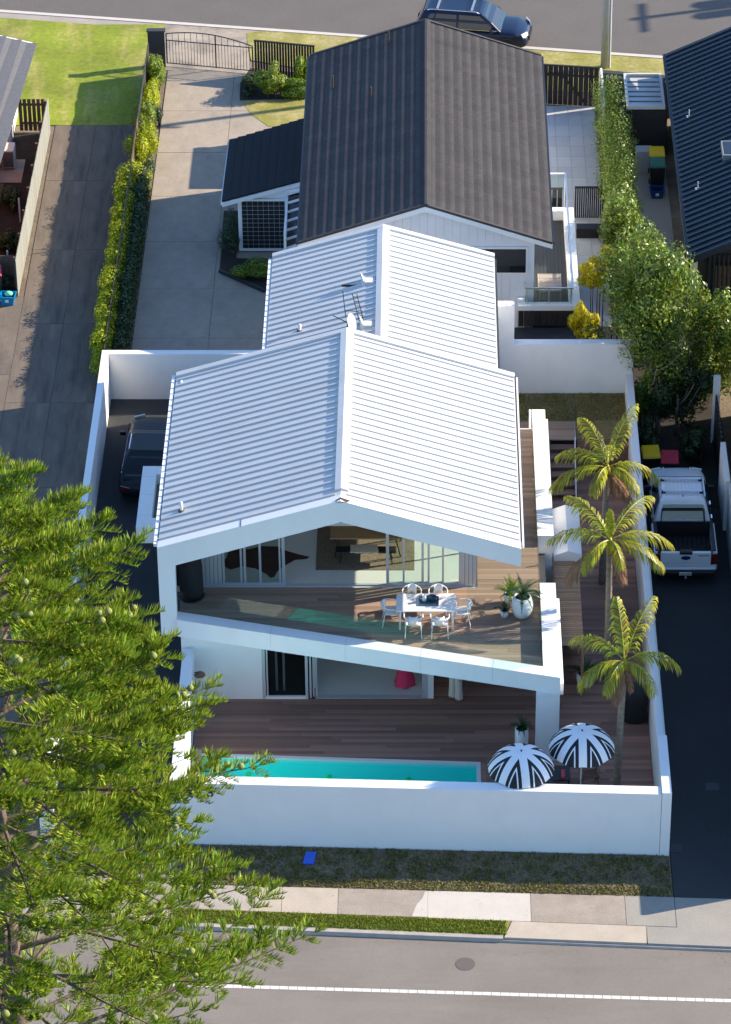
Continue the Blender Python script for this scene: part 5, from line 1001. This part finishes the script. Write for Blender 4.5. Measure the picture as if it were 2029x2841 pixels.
m = MB(); m.loft([[(a_*math.copysign(abs(math.cos(t))**.6,math.cos(t))+.015*math.sin(7*t+z*5), b_*math.copysign(abs(math.sin(t))**.6,math.sin(t))+.015*math.cos(6*t), z) for t in np.linspace(0,2*math.pi,28,endpoint=False)] for a_, b_, z in ((.33,.30,0),(.36,.33,.1),(.36,.33,.75),(.38,.36,.9),(.36,.33,1.08),(.25,.22,1.2),(.06,.05,1.24))]); m.build('cover', 'black_fabric', bq, local=True, smooth=True)
for sx in (-.2,.2): MB().box(sx-.03,sx+.03,-.1,.1,-.0,.05).build('caster', 'black_plastic', bq, local=True)
# awning and slatted screen on the right wall of the house
aw = thing('white_canopy', 'small white folded-plate canopy on the right side of the house', 'canopy', (4.3,0,2.3))
MB().add([(3.89,-1.37,2.25),(4.32,-1.37,2.42),(4.75,-1.37,2.3),(3.89,1.18,2.25),(4.32,1.18,2.42),(4.75,1.18,2.3),(3.89,-1.37,2.05),(4.75,-1.37,2.05),(3.89,1.18,2.05),(4.75,1.18,2.05)], [(0,1,4,3),(1,2,5,4),(0,6,7,2,1),(3,4,5,9,8),(0,3,8,6),(2,7,9,5)]).build('canopy_shell', 'white_wall', aw)
for y in (-1.2,1.0): MB().box(4.66,4.72,y,y+.06,.06,2.06).build('post', 'white_paint', aw)
ss = thing('slatted_screen', 'timber slatted screen roof below the white canopy', 'screen', (4.3,-3.5,2.0))
for k in range(42): piece('slat', 'slat_wood', ss, 3.9, 4.66, -5.7+k*.103, -5.7+k*.103+.082, 2.0-.0*k, 2.03)
for x in (3.92,4.6): MB().box(x,x+.05,-5.7,-1.4,1.88,1.995).build('beam', 'slat_wood', ss)
for y in (-5.6,-3.5,-1.5): MB().box(4.6,4.66,y,y+.06,.06,1.88).build('post', 'slat_wood', ss)
for k in range(14): piece('slat', 'slat_wood', ss, 4.662, 4.68, -5.7, -1.38, .4+k*.105, .4+k*.105+.08)
# coiled garden hose on the palm trunk
m = MB()
for k in range(3): m.tube([(5.52+.0*t+.14*math.cos(t)+k*.01,-3.35+.03*k,1.75+.42*math.sin(t)) for t in np.linspace(0,2*math.pi,26)], .018, 6)
tag(m.build('garden_hose', 'leaf_bush', smooth=True), 'green coiled garden hose hanging beside the palm trunk', 'hose')

# ================================================================ PEOPLE
def person(label, loc, rz, lower, top_m, hair_m, skirt=False):
    r_ = thing('person', label, 'person', loc, rz)
    J = {'pel':(0,0,.95,.14),'spine':(0,.01,1.15,.125),'chest':(0,.02,1.32,.15),'neckb':(0,.02,1.44,.06),'neck':(0,.0,1.50,.05),'head':(0,-.01,1.60,.085),'crown':(0,.0,1.69,.075)}
    for s_, n in ((-1,'l'),(1,'r')):
        J.update({n+'hip':(s_*.09,0,.90,.10),n+'knee':(s_*.10,-.02,.50,.062),n+'ank':(s_*.11,.02,.09,.04),n+'toe':(s_*.12,-.14,.04,.035),n+'sh':(s_*.16,.02,1.39,.06),n+'elb':(s_*.22,.05,1.12,.042),n+'wri':(s_*.21,-.03,.90,.028),n+'palm':(s_*.205,-.045,.84,.033)})
        for q, (dx, dy, ln) in enumerate(((-.028,-.02,.075),(-.010,-.022,.085),(.008,-.02,.08),(.024,-.015,.06),(-.045,.0,.045))):
            J[n+'f%d' % q] = (s_*.205+dx*.8,-.05+dy*.5,.80 if q < 4 else .83,.009); J[n+'t%d' % q] = (s_*.205+dx,-.06+dy,.80-ln*.6 if q < 4 else .795,.007)
    E_ = [('pel','spine'),('spine','chest'),('chest','neckb'),('neckb','neck'),('neck','head'),('head','crown')]
    for n in 'lr':
        E_ += [('pel',n+'hip'),(n+'hip',n+'knee'),(n+'knee',n+'ank'),(n+'ank',n+'toe'),('chest',n+'sh'),(n+'sh',n+'elb'),(n+'elb',n+'wri'),(n+'wri',n+'palm')]
        for q in range(5): E_ += [(n+'palm',n+'f%d' % q),(n+'f%d' % q,n+'t%d' % q)]
    ks = list(J); me = bpy.data.meshes.new('body'); me.from_pydata([J[k][:3] for k in ks], [(ks.index(a), ks.index(b)) for a, b in E_], []); me.materials.append(M['skin'])
    o = obj('body', me, r_, True); sk_ = o.modifiers.new('skin', 'SKIN'); sk_.use_smooth_shade = True
    for i, k in enumerate(ks):
        v = me.skin_vertices[0].data[i]; v.radius = (J[k][3], J[k][3]); v.use_root = (k == 'pel')
    ss_ = o.modifiers.new('sub', 'SUBSURF'); ss_.levels = ss_.render_levels = 1
    ring = lambda cx, cy, rx, ry, z, wv=0, fq=0: [(cx+rx*math.cos(t)*(1+wv*math.sin(fq*t)), cy+ry*math.sin(t)*(1+wv*math.sin(fq*t)), z) for t in np.linspace(0,2*math.pi,28,endpoint=False)]
    if skirt: MB().loft([ring(0,0,.33,.28,.05,.12,6), ring(0,0,.26,.22,.35,.07,7), ring(0,0,.20,.165,.75,.03,7), ring(0,0,.155,.13,1.02)], cap=False).build('skirt', lower, r_, local=True, smooth=True)
    else:
        for s_ in (-1, 1): MB().loft([ring(s_*.115,.01,.125,.12,.05,.05,5), ring(s_*.11,0,.105,.10,.45,.03,5), ring(s_*.095,0,.115,.125,.85), ring(s_*.06,0,.12,.135,1.03)], cap=False).build('trouser_leg', lower, r_, local=True, smooth=True)
    MB().loft([ring(0,.0,.165,.14,.98), ring(0,.01,.145,.13,1.15), ring(0,.02,.175,.15,1.32), ring(0,.02,.15,.11,1.42), ring(0,.015,.07,.065,1.47)], cap=False).build('top', top_m, r_, local=True, smooth=True)
    MB().lathe([(.06,-.16),(.11,-.06),(.118,.04),(.095,.11),(.04,.145),(0,.15)], 18, (0,.03,1.60)).build('hair', hair_m, r_, local=True, smooth=True)
    for s_ in (-1, 1): MB().loft([[(s_*.115-.045,.07,0),(s_*.115+.045,.07,0),(s_*.115+.045,.07,.07),(s_*.115-.045,.07,.07)],[(s_*.12-.05,-.08,0),(s_*.12+.05,-.08,0),(s_*.12+.045,-.08,.06),(s_*.12-.045,-.08,.06)],[(s_*.125-.03,-.19,0),(s_*.125+.03,-.19,0),(s_*.125+.025,-.19,.03),(s_*.125-.025,-.19,.03)]]).build('shoe', 'shoe_tan', r_, local=True, bevel=.012)
    return r_
person('person in loose cream trousers standing under the balcony', (.86,-5.72,.06), R(-35), 'cream_cloth', 'cream_cloth', 'hair_brown')
person('person in a long bright pink skirt inside the lower doorway', (-.66,-5.02,.06), R(20), 'pink_cloth', 'pink_cloth', 'hair_brown', True)

# ================================================================ UTILITY POLES
up = thing('utility_pole', 'grey utility pole standing on the rear verge', 'pole', (7.05,35.9,0))
MB().tube([(0,0,0),(0,0,9.5)], [.17,.12], 12).build('shaft', 'pole_grey', up, local=True, smooth=True); MB().tube([(.19,-.05,0),(.165,-.05,5.5)], .035, 8).build('conduit', 'plumb_white', up, local=True)
MB().box(-1.1,1.1,-.05,.05,9.0,9.14).build('cross_arm', 'pole_grey', up, local=True)
u2 = thing('transformer_pole', 'utility pole with transformers across the rear street beyond the right edge', 'pole', (26.5,45.6,0))
MB().tube([(0,0,0),(0,0,9.2)], [.18,.13], 12).build('shaft', 'pole_grey', u2, local=True, smooth=True); MB().box(-.05,.05,-1.3,1.3,8.9,9.04).build('cross_arm', 'pole_grey', u2, local=True)
for y in (-.5,.5): MB().lathe([(0,0),(.3,0),(.32,.1),(.32,.9),(.2,1.0),(0,1.02)], 16, (.1,y,6.9)).build('transformer', 'transformer', u2, local=True, smooth=True)
# ================================================================ VEGETATION
def hedge(name, label, cat, blobs, n, size, m, shell=.4, group=None, trunk=None, loc=None, n2=0, m2=None, core=True):
    c = loc or (float(np.mean([b[0] for b in blobs])), float(np.mean([b[1] for b in blobs])), 0.0); r_ = thing(name, label, cat, c, 0, group)
    P, Nn = blob_points(blobs, n, shell); k = P[:, 2] > .03; obj('foliage', leaf_mesh('foliage', P[k], Nn[k], size, m), r_)
    if n2: P, Nn = blob_points(blobs, n2, shell*.4); k = P[:, 2] > .3; obj('foliage', leaf_mesh('foliage', P[k], Nn[k], size, m2), r_)
    m_ = MB()
    if trunk:
        for t in trunk: m_.tube(t[0], t[1], 8)
    else:
        for b in blobs[::max(1, len(blobs)//6)]: m_.tube([(b[0],b[1],0),(b[0]+random.uniform(-.05,.05),b[1]+random.uniform(-.05,.05),b[2])], [.03,.012], 6)
    m_.build('stem' if not trunk else 'trunk', 'bark_brown' if not trunk else 'bark_pale', r_, smooth=True); return r_
# left hedge: separate shrubs along the centre fence
B = []
for y in np.arange(12.6, 25.2, .33): B.append((-11.12+random.uniform(-.1,.1),y,1.0+random.uniform(-.12,.12),.40,.34,.40)); B.append((-11.15+random.uniform(-.06,.06),y,.45,.36,.32,.45))
hedge('leafy_hedge', 'sunlit yellow green hedge on the left side of the centre fence', 'hedge', B, 30000, .09, 'leaf_hedge')
B = []
for y in np.arange(12.3, 25.5, .36): B.append((-10.60+random.uniform(-.08,.08),y,.75+random.uniform(-.1,.15),.36,.34,.48)); B.append((-10.50,y,.3,.28,.3,.32))
hedge('leafy_hedge', 'dark shaded hedge on the right side of the centre fence', 'hedge', B, 22000, .09, 'leaf_dark')  # dark leaf colour carries the house shade on this side of the hedge
for k, (y, h, w_, m_, lb) in enumerate(((25.6,1.15,.42,'leaf_hedge','lime shrub on the fence line level with the wing roof'),(27.9,1.35,.50,'leaf_hedge','tallest yellow green shrub on the fence line'),(29.9,1.1,.52,'leaf_bush','broad green shrub leaning over the fence line'),(31.9,1.0,.40,'leaf_hedge','small yellow shrub on the fence line near the gate'),(34.0,1.15,.42,'leaf_bush','loose green shrub beside the gate pillar'))):
    hedge('fence_shrub', lb, 'shrub', bush_blobs((-10.72,y,h*.62),(w_*1.05,1.1,h*.55),14,.5), 5200, .09, m_)
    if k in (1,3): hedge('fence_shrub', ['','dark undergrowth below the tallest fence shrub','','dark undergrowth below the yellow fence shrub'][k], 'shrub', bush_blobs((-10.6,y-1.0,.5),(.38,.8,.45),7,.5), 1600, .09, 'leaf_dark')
# gate garden
hedge('round_bush', 'round bright green bush beside the arched gate', 'bush', bush_blobs((-6.15,33.55,.75),(.62,.6,.65),12,.5), 3800, .10, 'leaf_bush')
hedge('low_bush', 'low green groundcover bush in front of the black battened fence', 'bush', bush_blobs((-5.3,33.4,.35),(.95,.4,.35),10,.5), 3000, .09, 'leaf_bright')
hedge('low_bush', 'dark low bush at the driveway edge beside the round bush', 'bush', bush_blobs((-6.95,33.9,.3),(.35,.7,.3),7,.5), 1600, .09, 'leaf_dark')
hedge('slim_bush', 'slim upright leafy bush by the black roof corner', 'bush', bush_blobs((-4.9,34.3,.85),(.35,.4,.85),10,.5), 2400, .10, 'leaf_bush')
# wing garden
hedge('wing_shrub', 'dark rambling shrub against the side of the low wing', 'shrub', bush_blobs((-7.15,21.6,.55),(.32,1.5,.5),12,.5), 2800, .09, 'leaf_dark')
hedge('wing_shrub', 'dark green low shrub in front of the trellised window', 'shrub', bush_blobs((-6.3,19.3,.35),(.85,.55,.38),12,.5), 3200, .09, 'leaf_bush')
structure(MB().prism([(-7.5,24.2),(-7.45,19.75),(-5.8,18.35),(-5.0,18.5),(-5.0,20.6),(-6.9,20.7),(-6.9,24.2)], 'z', -.05, .05).build('wing_bed', 'dark_earth'))
structure(MB().bar((-7.45,19.75,.06),(-5.78,18.33,.06), .10, .16).build('bed_edging', 'charcoal_clad'))
# left garden strip
structure(MB().prism([(-15.9,18),(-14.6,18),(-14.55,30.3),(-15.8,30.3)], 'z', -.05, .015).build('left_garden', 'dark_earth'))
for k, (x, y, lb) in enumerate(((-15.4,24.6,'brownish shrub below the heat pump'),(-15.2,21.5,'dark shrub between the pale posts left of the sage fence'),(-15.0,19.0,'small dark shrub behind the pink-lidded bin'))): hedge('garden_shrub', lb, 'shrub', bush_blobs((x,y,.4),(.4,.7,.4),8,.5), 1500, .10, 'leaf_dark')
# right hedge: tall, clipped
B = []
for y in np.arange(20.0, 31.2, .45):
    for z_ in (.5,1.2,1.9): B.append((7.05+random.uniform(-.12,.12),y,z_+random.uniform(-.1,.1),.70,.42,.50))
hedge('tall_hedge', 'tall clipped green hedge between the pale patio and the bins', 'hedge', B, 36000, .075, 'leaf_tree', n2=2500, m2='leaf_bright')
# trees on the right
def limbs(base, top, k, spread, r0):
    out = [([base, Vector(base).lerp(Vector(top), .5)+Vector((.05,.03,0)), top], [r0, r0*.75, r0*.45])]
    for i in range(k):
        a = 2*math.pi*i/k+random.uniform(-.3,.3); s_ = Vector(base).lerp(Vector(top), random.uniform(.35,.8)); out.append(([s_, s_+Vector((math.cos(a)*spread*.5,math.sin(a)*spread*.5,.5)), s_+Vector((math.cos(a)*spread,math.sin(a)*spread,1.3))], [r0*.4,r0*.28,r0*.1]))
    return out
hedge('leafy_tree', 'large leafy tree with pale branches over the bins', 'tree', bush_blobs((7.2,10.2,4.7),(1.7,1.8,2.4),42,.34)+bush_blobs((5.5,10.2,3.0),(.6,.5,.6),6,.5)+bush_blobs((7.7,9.6,3.4),(1.2,1.2,1.8),18,.42), 21000, .14, 'leaf_tree', .95, trunk=limbs((7.75,8.9,0),(7.1,9.7,4.2),9,1.2,.09), loc=(7.75,8.9,0), n2=900, m2='leaf_bright')
hedge('leafy_tree', 'mid-sized tree between the tall hedge and the large leafy tree', 'tree', bush_blobs((7.5,14.2,3.2),(1.1,1.6,2.0),26,.34), 11000, .13, 'leaf_tree', .7, trunk=limbs((7.2,14.6,0),(7.1,14.6,3.2),7,.8,.07), loc=(7.2,14.6,0))
hedge('leafy_tree', 'slim leafy tree against the hedge end', 'tree', bush_blobs((6.95,18.2,2.6),(.85,1.5,1.8),20,.4), 8000, .13, 'leaf_tree', .5, trunk=limbs((6.9,18.4,0),(6.9,18.4,2.8),6,.6,.06), loc=(6.9,18.4,0))
hedge('leafy_tree', 'leafy tree at the right edge beside the white gate post', 'tree', bush_blobs((9.6,11.0,2.5),(1.35,1.2,2.1),28,.4), 12000, .14, 'leaf_tree', .5, trunk=limbs((9.4,11.2,0),(9.4,11.2,2.6),7,.8,.07), loc=(9.4,11.2,0))
hedge('leafy_tree', 'darker understorey tree behind the red-lidded bin', 'tree', bush_blobs((8.4,9.4,1.7),(1.15,1.0,1.5),22,.38), 9000, .12, 'leaf_dark', .5, trunk=limbs((8.3,9.0,0),(8.3,9.0,1.6),7,.8,.06), loc=(8.3,9.0,0))
hedge('yard_shrub', 'dark leafy shrub behind the yellow-lidded bin by the white wall', 'shrub', bush_blobs((7.35,7.9,.7),(.45,.7,.65),10,.45), 3000, .11, 'leaf_dark', .6)
hedge('yard_shrub', 'low dark shrub to the right of the red-lidded bin', 'shrub', bush_blobs((8.9,7.6,.55),(.55,.8,.5),10,.45), 3000, .11, 'leaf_dark', .6)
hedge('yard_shrub', 'green shrub below the large leafy tree against the white wall', 'shrub', bush_blobs((7.3,9.3,1.2),(.5,.6,1.0),12,.45), 3600, .12, 'leaf_tree', .7)
hedge('yellow_shrub', 'yellow leaved shrub beside the rear balcony corner', 'shrub', bush_blobs((5.65,14.2,3.2),(.7,.5,.6),14,.34)+bush_blobs((6.3,14.6,3.5),(.4,.4,.5),6,.5), 4600, .09, 'leaf_yellow')
hedge('yellow_shrub', 'golden round shrub rising over the tall white wall', 'shrub', bush_blobs((5.32,11.6,2.65),(.55,.5,.9),16,.34), 5200, .09, 'leaf_yellow')
hedge('leafy_tree', 'unseen tree added beyond the right edge to shade the street wall top', 'tree', bush_blobs((12.2,-9.1,7.1),(1.05,.95,1.15),22,.4), 6000, .2, 'leaf_tree', .7, trunk=limbs((12.2,-11.2,0),(12.2,-9.4,6.2),8,1.4,.16), loc=(12.2,-11.2,0))  # crown added out of view, placed to shade the wall top and near parasol

# ---------------------------------------------------------------- palms
def frond(parent, base, a, el, ln, droop, dead=False, name='frond'):
    S = 33; pos = Vector(base); d = Vector((math.cos(a)*math.cos(el), math.sin(a)*math.cos(el), math.sin(el))); side = Vector((-math.sin(a), math.cos(a), 0)); pts = []; V = []; F = []; mi = []
    for i in range(S+1): pts.append(pos.copy()); pos = pos+d*(ln/S); d = (d+Vector((0,0,-droop/S))).normalized()
    for i in range(S):
        o = len(V); q = side*(.022*(1-i/S)+.004); u = Vector((0,0,.02*(1-i/S)+.003)); V += [pts[i]-q,pts[i]+u,pts[i]+q,pts[i+1]+q*.95,pts[i+1]+u*.95,pts[i+1]-q*.95]; F += [(o,o+1,o+4,o+5),(o+1,o+2,o+3,o+4)]; mi += [0,0]
    for i in range(4, S):
        t = i/S; wl_ = min(ln,1.9)*.30*math.sin(math.pi*min(1,.10+t*.86))**.75*random.uniform(.85,1.1); fwd = (pts[i+1]-pts[i]).normalized()
        for s_ in (-1, 1):
            for j in range(1):
                b0 = pts[i]; dr = side*s_*random.uniform(.5,.8)+fwd*.7+Vector((0,0,random.uniform(-.15,.12))); dr.normalize(); hang = Vector((0,0,-1)); m1 = b0+dr*wl_*.5+hang*wl_*.14; m2 = m1+(dr*.6+hang*random.uniform(.7,1.1))*wl_*.34; tip = m2+(dr*.3+hang)*wl_*.26; wd = fwd*.024
                o = len(V); V += [b0-wd*.5,b0+wd*.5,m1+wd,m1-wd,m2+wd*.8,m2-wd*.8,tip]; F += [(o,o+1,o+2,o+3),(o+3,o+2,o+4,o+5),(o+5,o+4,o+6)]; tipm = 1 if (random.random() < .35+.6*t*t) else 0; mi += [0,0,tipm]
    me = bpy.data.meshes.new(name); me.from_pydata([tuple(v) for v in V], [], F)
    for q in (('leaf_dead','leaf_dead') if dead else ('leaf_palm','leaf_palm_tip')): me.materials.append(M[q])
    me.polygons.foreach_set('material_index', mi); obj(name, me, parent, True)
def palm(label, loc, zc, lean, fr, dead, seed):
    random.seed(seed); r_ = thing('palm_tree', label, 'palm tree', loc); H_ = zc-loc[2]; pts = []; rd_ = []
    for i in range(41):
        t = i/40; pts.append((lean[0]*t*t, lean[1]*t*t, H_*t*.92)); rd_.append((.115-.03*t)*(1.06 if i % 2 else .97))
    MB().tube(pts, rd_, 12).build('trunk', 'palm_trunk', r_, local=True, smooth=True); top = Vector((lean[0],lean[1],H_))
    MB().tube([Vector(pts[-1])-Vector((0,0,.05)), top*1.0-Vector((0,0,.08)), top+Vector((0,0,.1))], [.10,.12,.04], 10).build('crown_shaft', 'leaf_palm', r_, local=True, smooth=True)
    for a, el, ln, dr in fr: frond(r_, top, R(a), R(el), ln, dr)
    for a, el, ln, dr in dead: frond(r_, top-Vector((0,0,.12)), R(a), R(el), ln, dr, True, 'dead_frond')
    return r_
palm('farthest palm beside the timber stairs', (5.5,.28,.06), 4.35, (.05,.1), [(118,60,2.1,1.6),(152,44,2.0,1.9),(186,20,2.1,1.6),(58,62,2.3,1.2),(12,24,2.0,1.8),(322,30,1.5,2.0),(245,35,1.4,2.1),(85,50,1.5,2.2)], [(320,-15,1.3,1.0),(300,-30,.9,.8)], 3)
palm('middle palm with a brown hanging frond', (5.42,-5.0,.06), 5.35, (-.05,-.05), [(130,52,2.2,1.5),(160,30,2.2,1.7),(53,45,2.4,1.4),(17,25,2.3,1.6),(350,14,2.0,1.6),(225,25,1.5,2.0),(95,82,1.0,.6),(290,30,1.2,2.1)], [(198,-8,1.8,1.3),(300,-25,1.3,1.0),(330,-38,1.0,.9)], 5)
palm('nearest palm rising beside the striped parasols', (5.5,-10.25,.06), 4.75, (.08,0), [(142,44,2.1,1.8),(102,70,1.9,1.1),(60,58,2.25,1.2),(14,34,2.0,2.0),(196,26,1.7,2.0),(240,30,1.4,2.0),(315,30,1.5,2.1)], [(250,-20,1.2,.9),(300,-45,.8,.7),(210,-30,1.0,.8)], 9)
random.seed(11)

# ---------------------------------------------------------------- Norfolk pine across the street
def norfolk(loc, H_):
    r_ = thing('norfolk_pine', 'huge Norfolk pine with round cones filling the lower left', 'tree', loc)
    MB().tube([(0,0,0),(.05,0,H_*.4),(0,.05,H_*.8),(0,0,H_)], [.42,.32,.16,.02], 14).build('trunk', 'bark_pine', r_, local=True, smooth=True)
    segs = []; br = MB(); cones = []; A0 = []; D0 = []; LN = []
    z = 5.5; tier = 0
    while z < H_-.4:
        t = min(1, (H_-z)/(H_-9.5)); Lb = (.45+8.6*t**.72)*(random.uniform(.92,1.05) if t < .45 else random.uniform(.62,.97)); nb_ = 6; off = tier*2.4
        for k in range(nb_):
            a = 2*math.pi*k/nb_+off+random.uniform(-.18,.18); ln = Lb*random.uniform(.86,1.08); zz = z+random.uniform(-.18,.18); el = random.uniform(.02,.20)+.30*(1-t)
            pos = Vector((0,0,zz)); d = Vector((math.cos(a)*math.cos(el), math.sin(a)*math.cos(el), math.sin(el))); S = 12; pts = [pos.copy()]
            for i in range(S):
                pos = pos+d*(ln/S); d = (d+Vector((random.uniform(-.03,.03),random.uniform(-.03,.03),-.028+.055*(i/S)))).normalized(); pts.append(pos.copy())
            br.tube([pts[i] for i in (0,3,6,9,12)], [.05+.006*ln,.045,.035,.022,.008], 5, caps=False)
            side = Vector((-math.sin(a), math.cos(a), 0)); n_spray = int(ln*(5.0 if t < .22 else 2.6))+3
            for q in range(n_spray):
                u = .32+.70*(q+random.random())/n_spray
                if u > 1: u = 1
                i = min(S-1, int(u*S)); f_ = u*S-i; b0 = pts[i].lerp(pts[i+1], f_); fwd = (pts[i+1]-pts[i]).normalized()
                for s_ in ((-1, 1) if u < .97 else (-.15, .15)):
                    if random.random() < (.14 if t < .5 else .26): continue
                    sl = (.36+.62*(1-u)*min(1,ln/5)+.10)*random.uniform(.5,1.3)*min(1.0,.45+ln/5)
                    dd = (side*s_*random.uniform(.6,1.0)+fwd*random.uniform(.55,.95)+Vector((0,0,random.uniform(-.22,.12)))).normalized()
                    segs.append((b0, dd, sl))
            if t > .22:      # forked side boughs carry their own sprays
                for u in np.arange(.42, .93, .13):
                    i = min(S-1, int(u*S)); b0 = pts[i]; fwd = (pts[i+1]-pts[i]).normalized(); s_ = random.choice((-1, 1)); l2 = ((1-u)*ln*.55+.35)*random.uniform(.6,1.25)
                    d2_ = (side*s_*random.uniform(.55,.95)+fwd*.75+Vector((0,0,random.uniform(-.25,.18)))).normalized(); q0 = b0; pp_ = [b0]
                    for _ in range(4): q0 = q0+d2_*(l2/4); d2_ = (d2_+Vector((random.uniform(-.08,.08),random.uniform(-.08,.08),random.uniform(-.02,.10)))).normalized(); pp_.append(q0)
                    br.tube(pp_, [.022,.019,.015,.011,.006], 4, caps=False)
                    for v in np.arange(.30, 1.02, .16):
                        j = min(3, int(v*4)); c0_ = pp_[j].lerp(pp_[j+1], min(1, v*4-j)); f2 = (pp_[j+1]-pp_[j]).normalized(); s2 = Vector((-f2.y, f2.x, 0)).normalized()
                        for sg_ in (-1, 1):
                            if random.random() < .2: continue
                            segs.append((c0_, (s2*sg_*random.uniform(.4,.8)+f2*.8+Vector((0,0,random.uniform(-.2,.15)))).normalized(), random.uniform(.22,.42)))
            if random.random() < .55 and t > .12:
                b0 = pts[random.choice((9,10,11))]
                for _ in range(random.choice((1,2,2,3))): cones.append(b0+Vector((random.uniform(-.14,.14),random.uniform(-.14,.14),random.uniform(.10,.22))))
        z += .52+.26*t+(.24 if t > .5 else 0); tier += 1
    br.build('branches', 'bark_pine', r_, local=True, smooth=True)
    B0 = np.array([list(s_[0]) for s_ in segs]); D = np.array([list(s_[1]) for s_ in segs]); Ls = np.array([s_[2] for s_ in segs]); n = len(segs); K = 24
    # every spray carries K pairs of upswept finger-like shoots
    u = (np.arange(K)+.5)/K; U = np.repeat(u[None], n, 0)+rng.normal(size=(n, K))*.02
    sd_ = np.stack([-D[:, 1], D[:, 0], 0*D[:, 0]], 1); sd_ = norm(sd_); up_ = np.cross(D, sd_); up_[up_[:, 2] < 0] *= -1
    Vs = []; 
    for s_ in (-1., 1.):
        base = B0[:, None]+D[:, None]*(U*Ls[:, None])[..., None]; base = base-np.array([0,0,1.])*(.10*(U**2)*Ls[:, None])[..., None]
        fl = (.15+.13*rng.random((n, K)))*(1-.45*np.abs(U-.35)); d1 = sd_[:, None]*s_*(.30+.45*rng.random((n, K)))[..., None]+D[:, None]*(.62+.2*rng.random((n, K)))[..., None]+up_[:, None]*(.35+.35*rng.random((n, K)))[..., None]+rng.normal(size=(n, K, 3))*.10
        d1 = d1/np.linalg.norm(d1, axis=2, keepdims=True); d2 = d1+np.array([0,0,.75])+D[:, None]*.15; d2 = d2/np.linalg.norm(d2, axis=2, keepdims=True)
        m1 = base+d1*(fl*.55)[..., None]; tip = m1+d2*(fl*.5)[..., None]; w_ = .0095
        wv = np.cross(d1, rng.normal(size=(n, K, 3))); wv = wv/np.maximum(np.linalg.norm(wv, axis=2, keepdims=True), 1e-6)*w_
        Vs.append(np.stack([base-wv*.8, base+wv*.8, m1+wv, m1-wv, tip], 2).reshape(-1, 5, 3))
    V = np.concatenate(Vs); N_ = len(V); o = (np.arange(N_)*5)[:, None]
    F = np.concatenate([o+np.array([[0,1,2]]), o+np.array([[0,2,3]]), o+np.array([[3,2,4]])]); me = npmesh('foliage', V.reshape(-1, 3), F, 'pine_leaf'); obj('foliage', me, r_, True)
    print('pine sprays', n, 'tris', len(me.polygons))
    cm = MB().lathe([(.01,-.07),(.045,-.055),(.068,-.015),(.068,.02),(.045,.055),(.01,.07)], 10).mesh('cone', 'pine_cone', True)
    for c_ in cones[:300]:
        o_ = obj('cone', cm, r_, True); o_.location = c_; s_ = random.uniform(.85,1.15); o_.scale = (s_,s_,s_)
norfolk((-8.6,-36,0), 28.1)
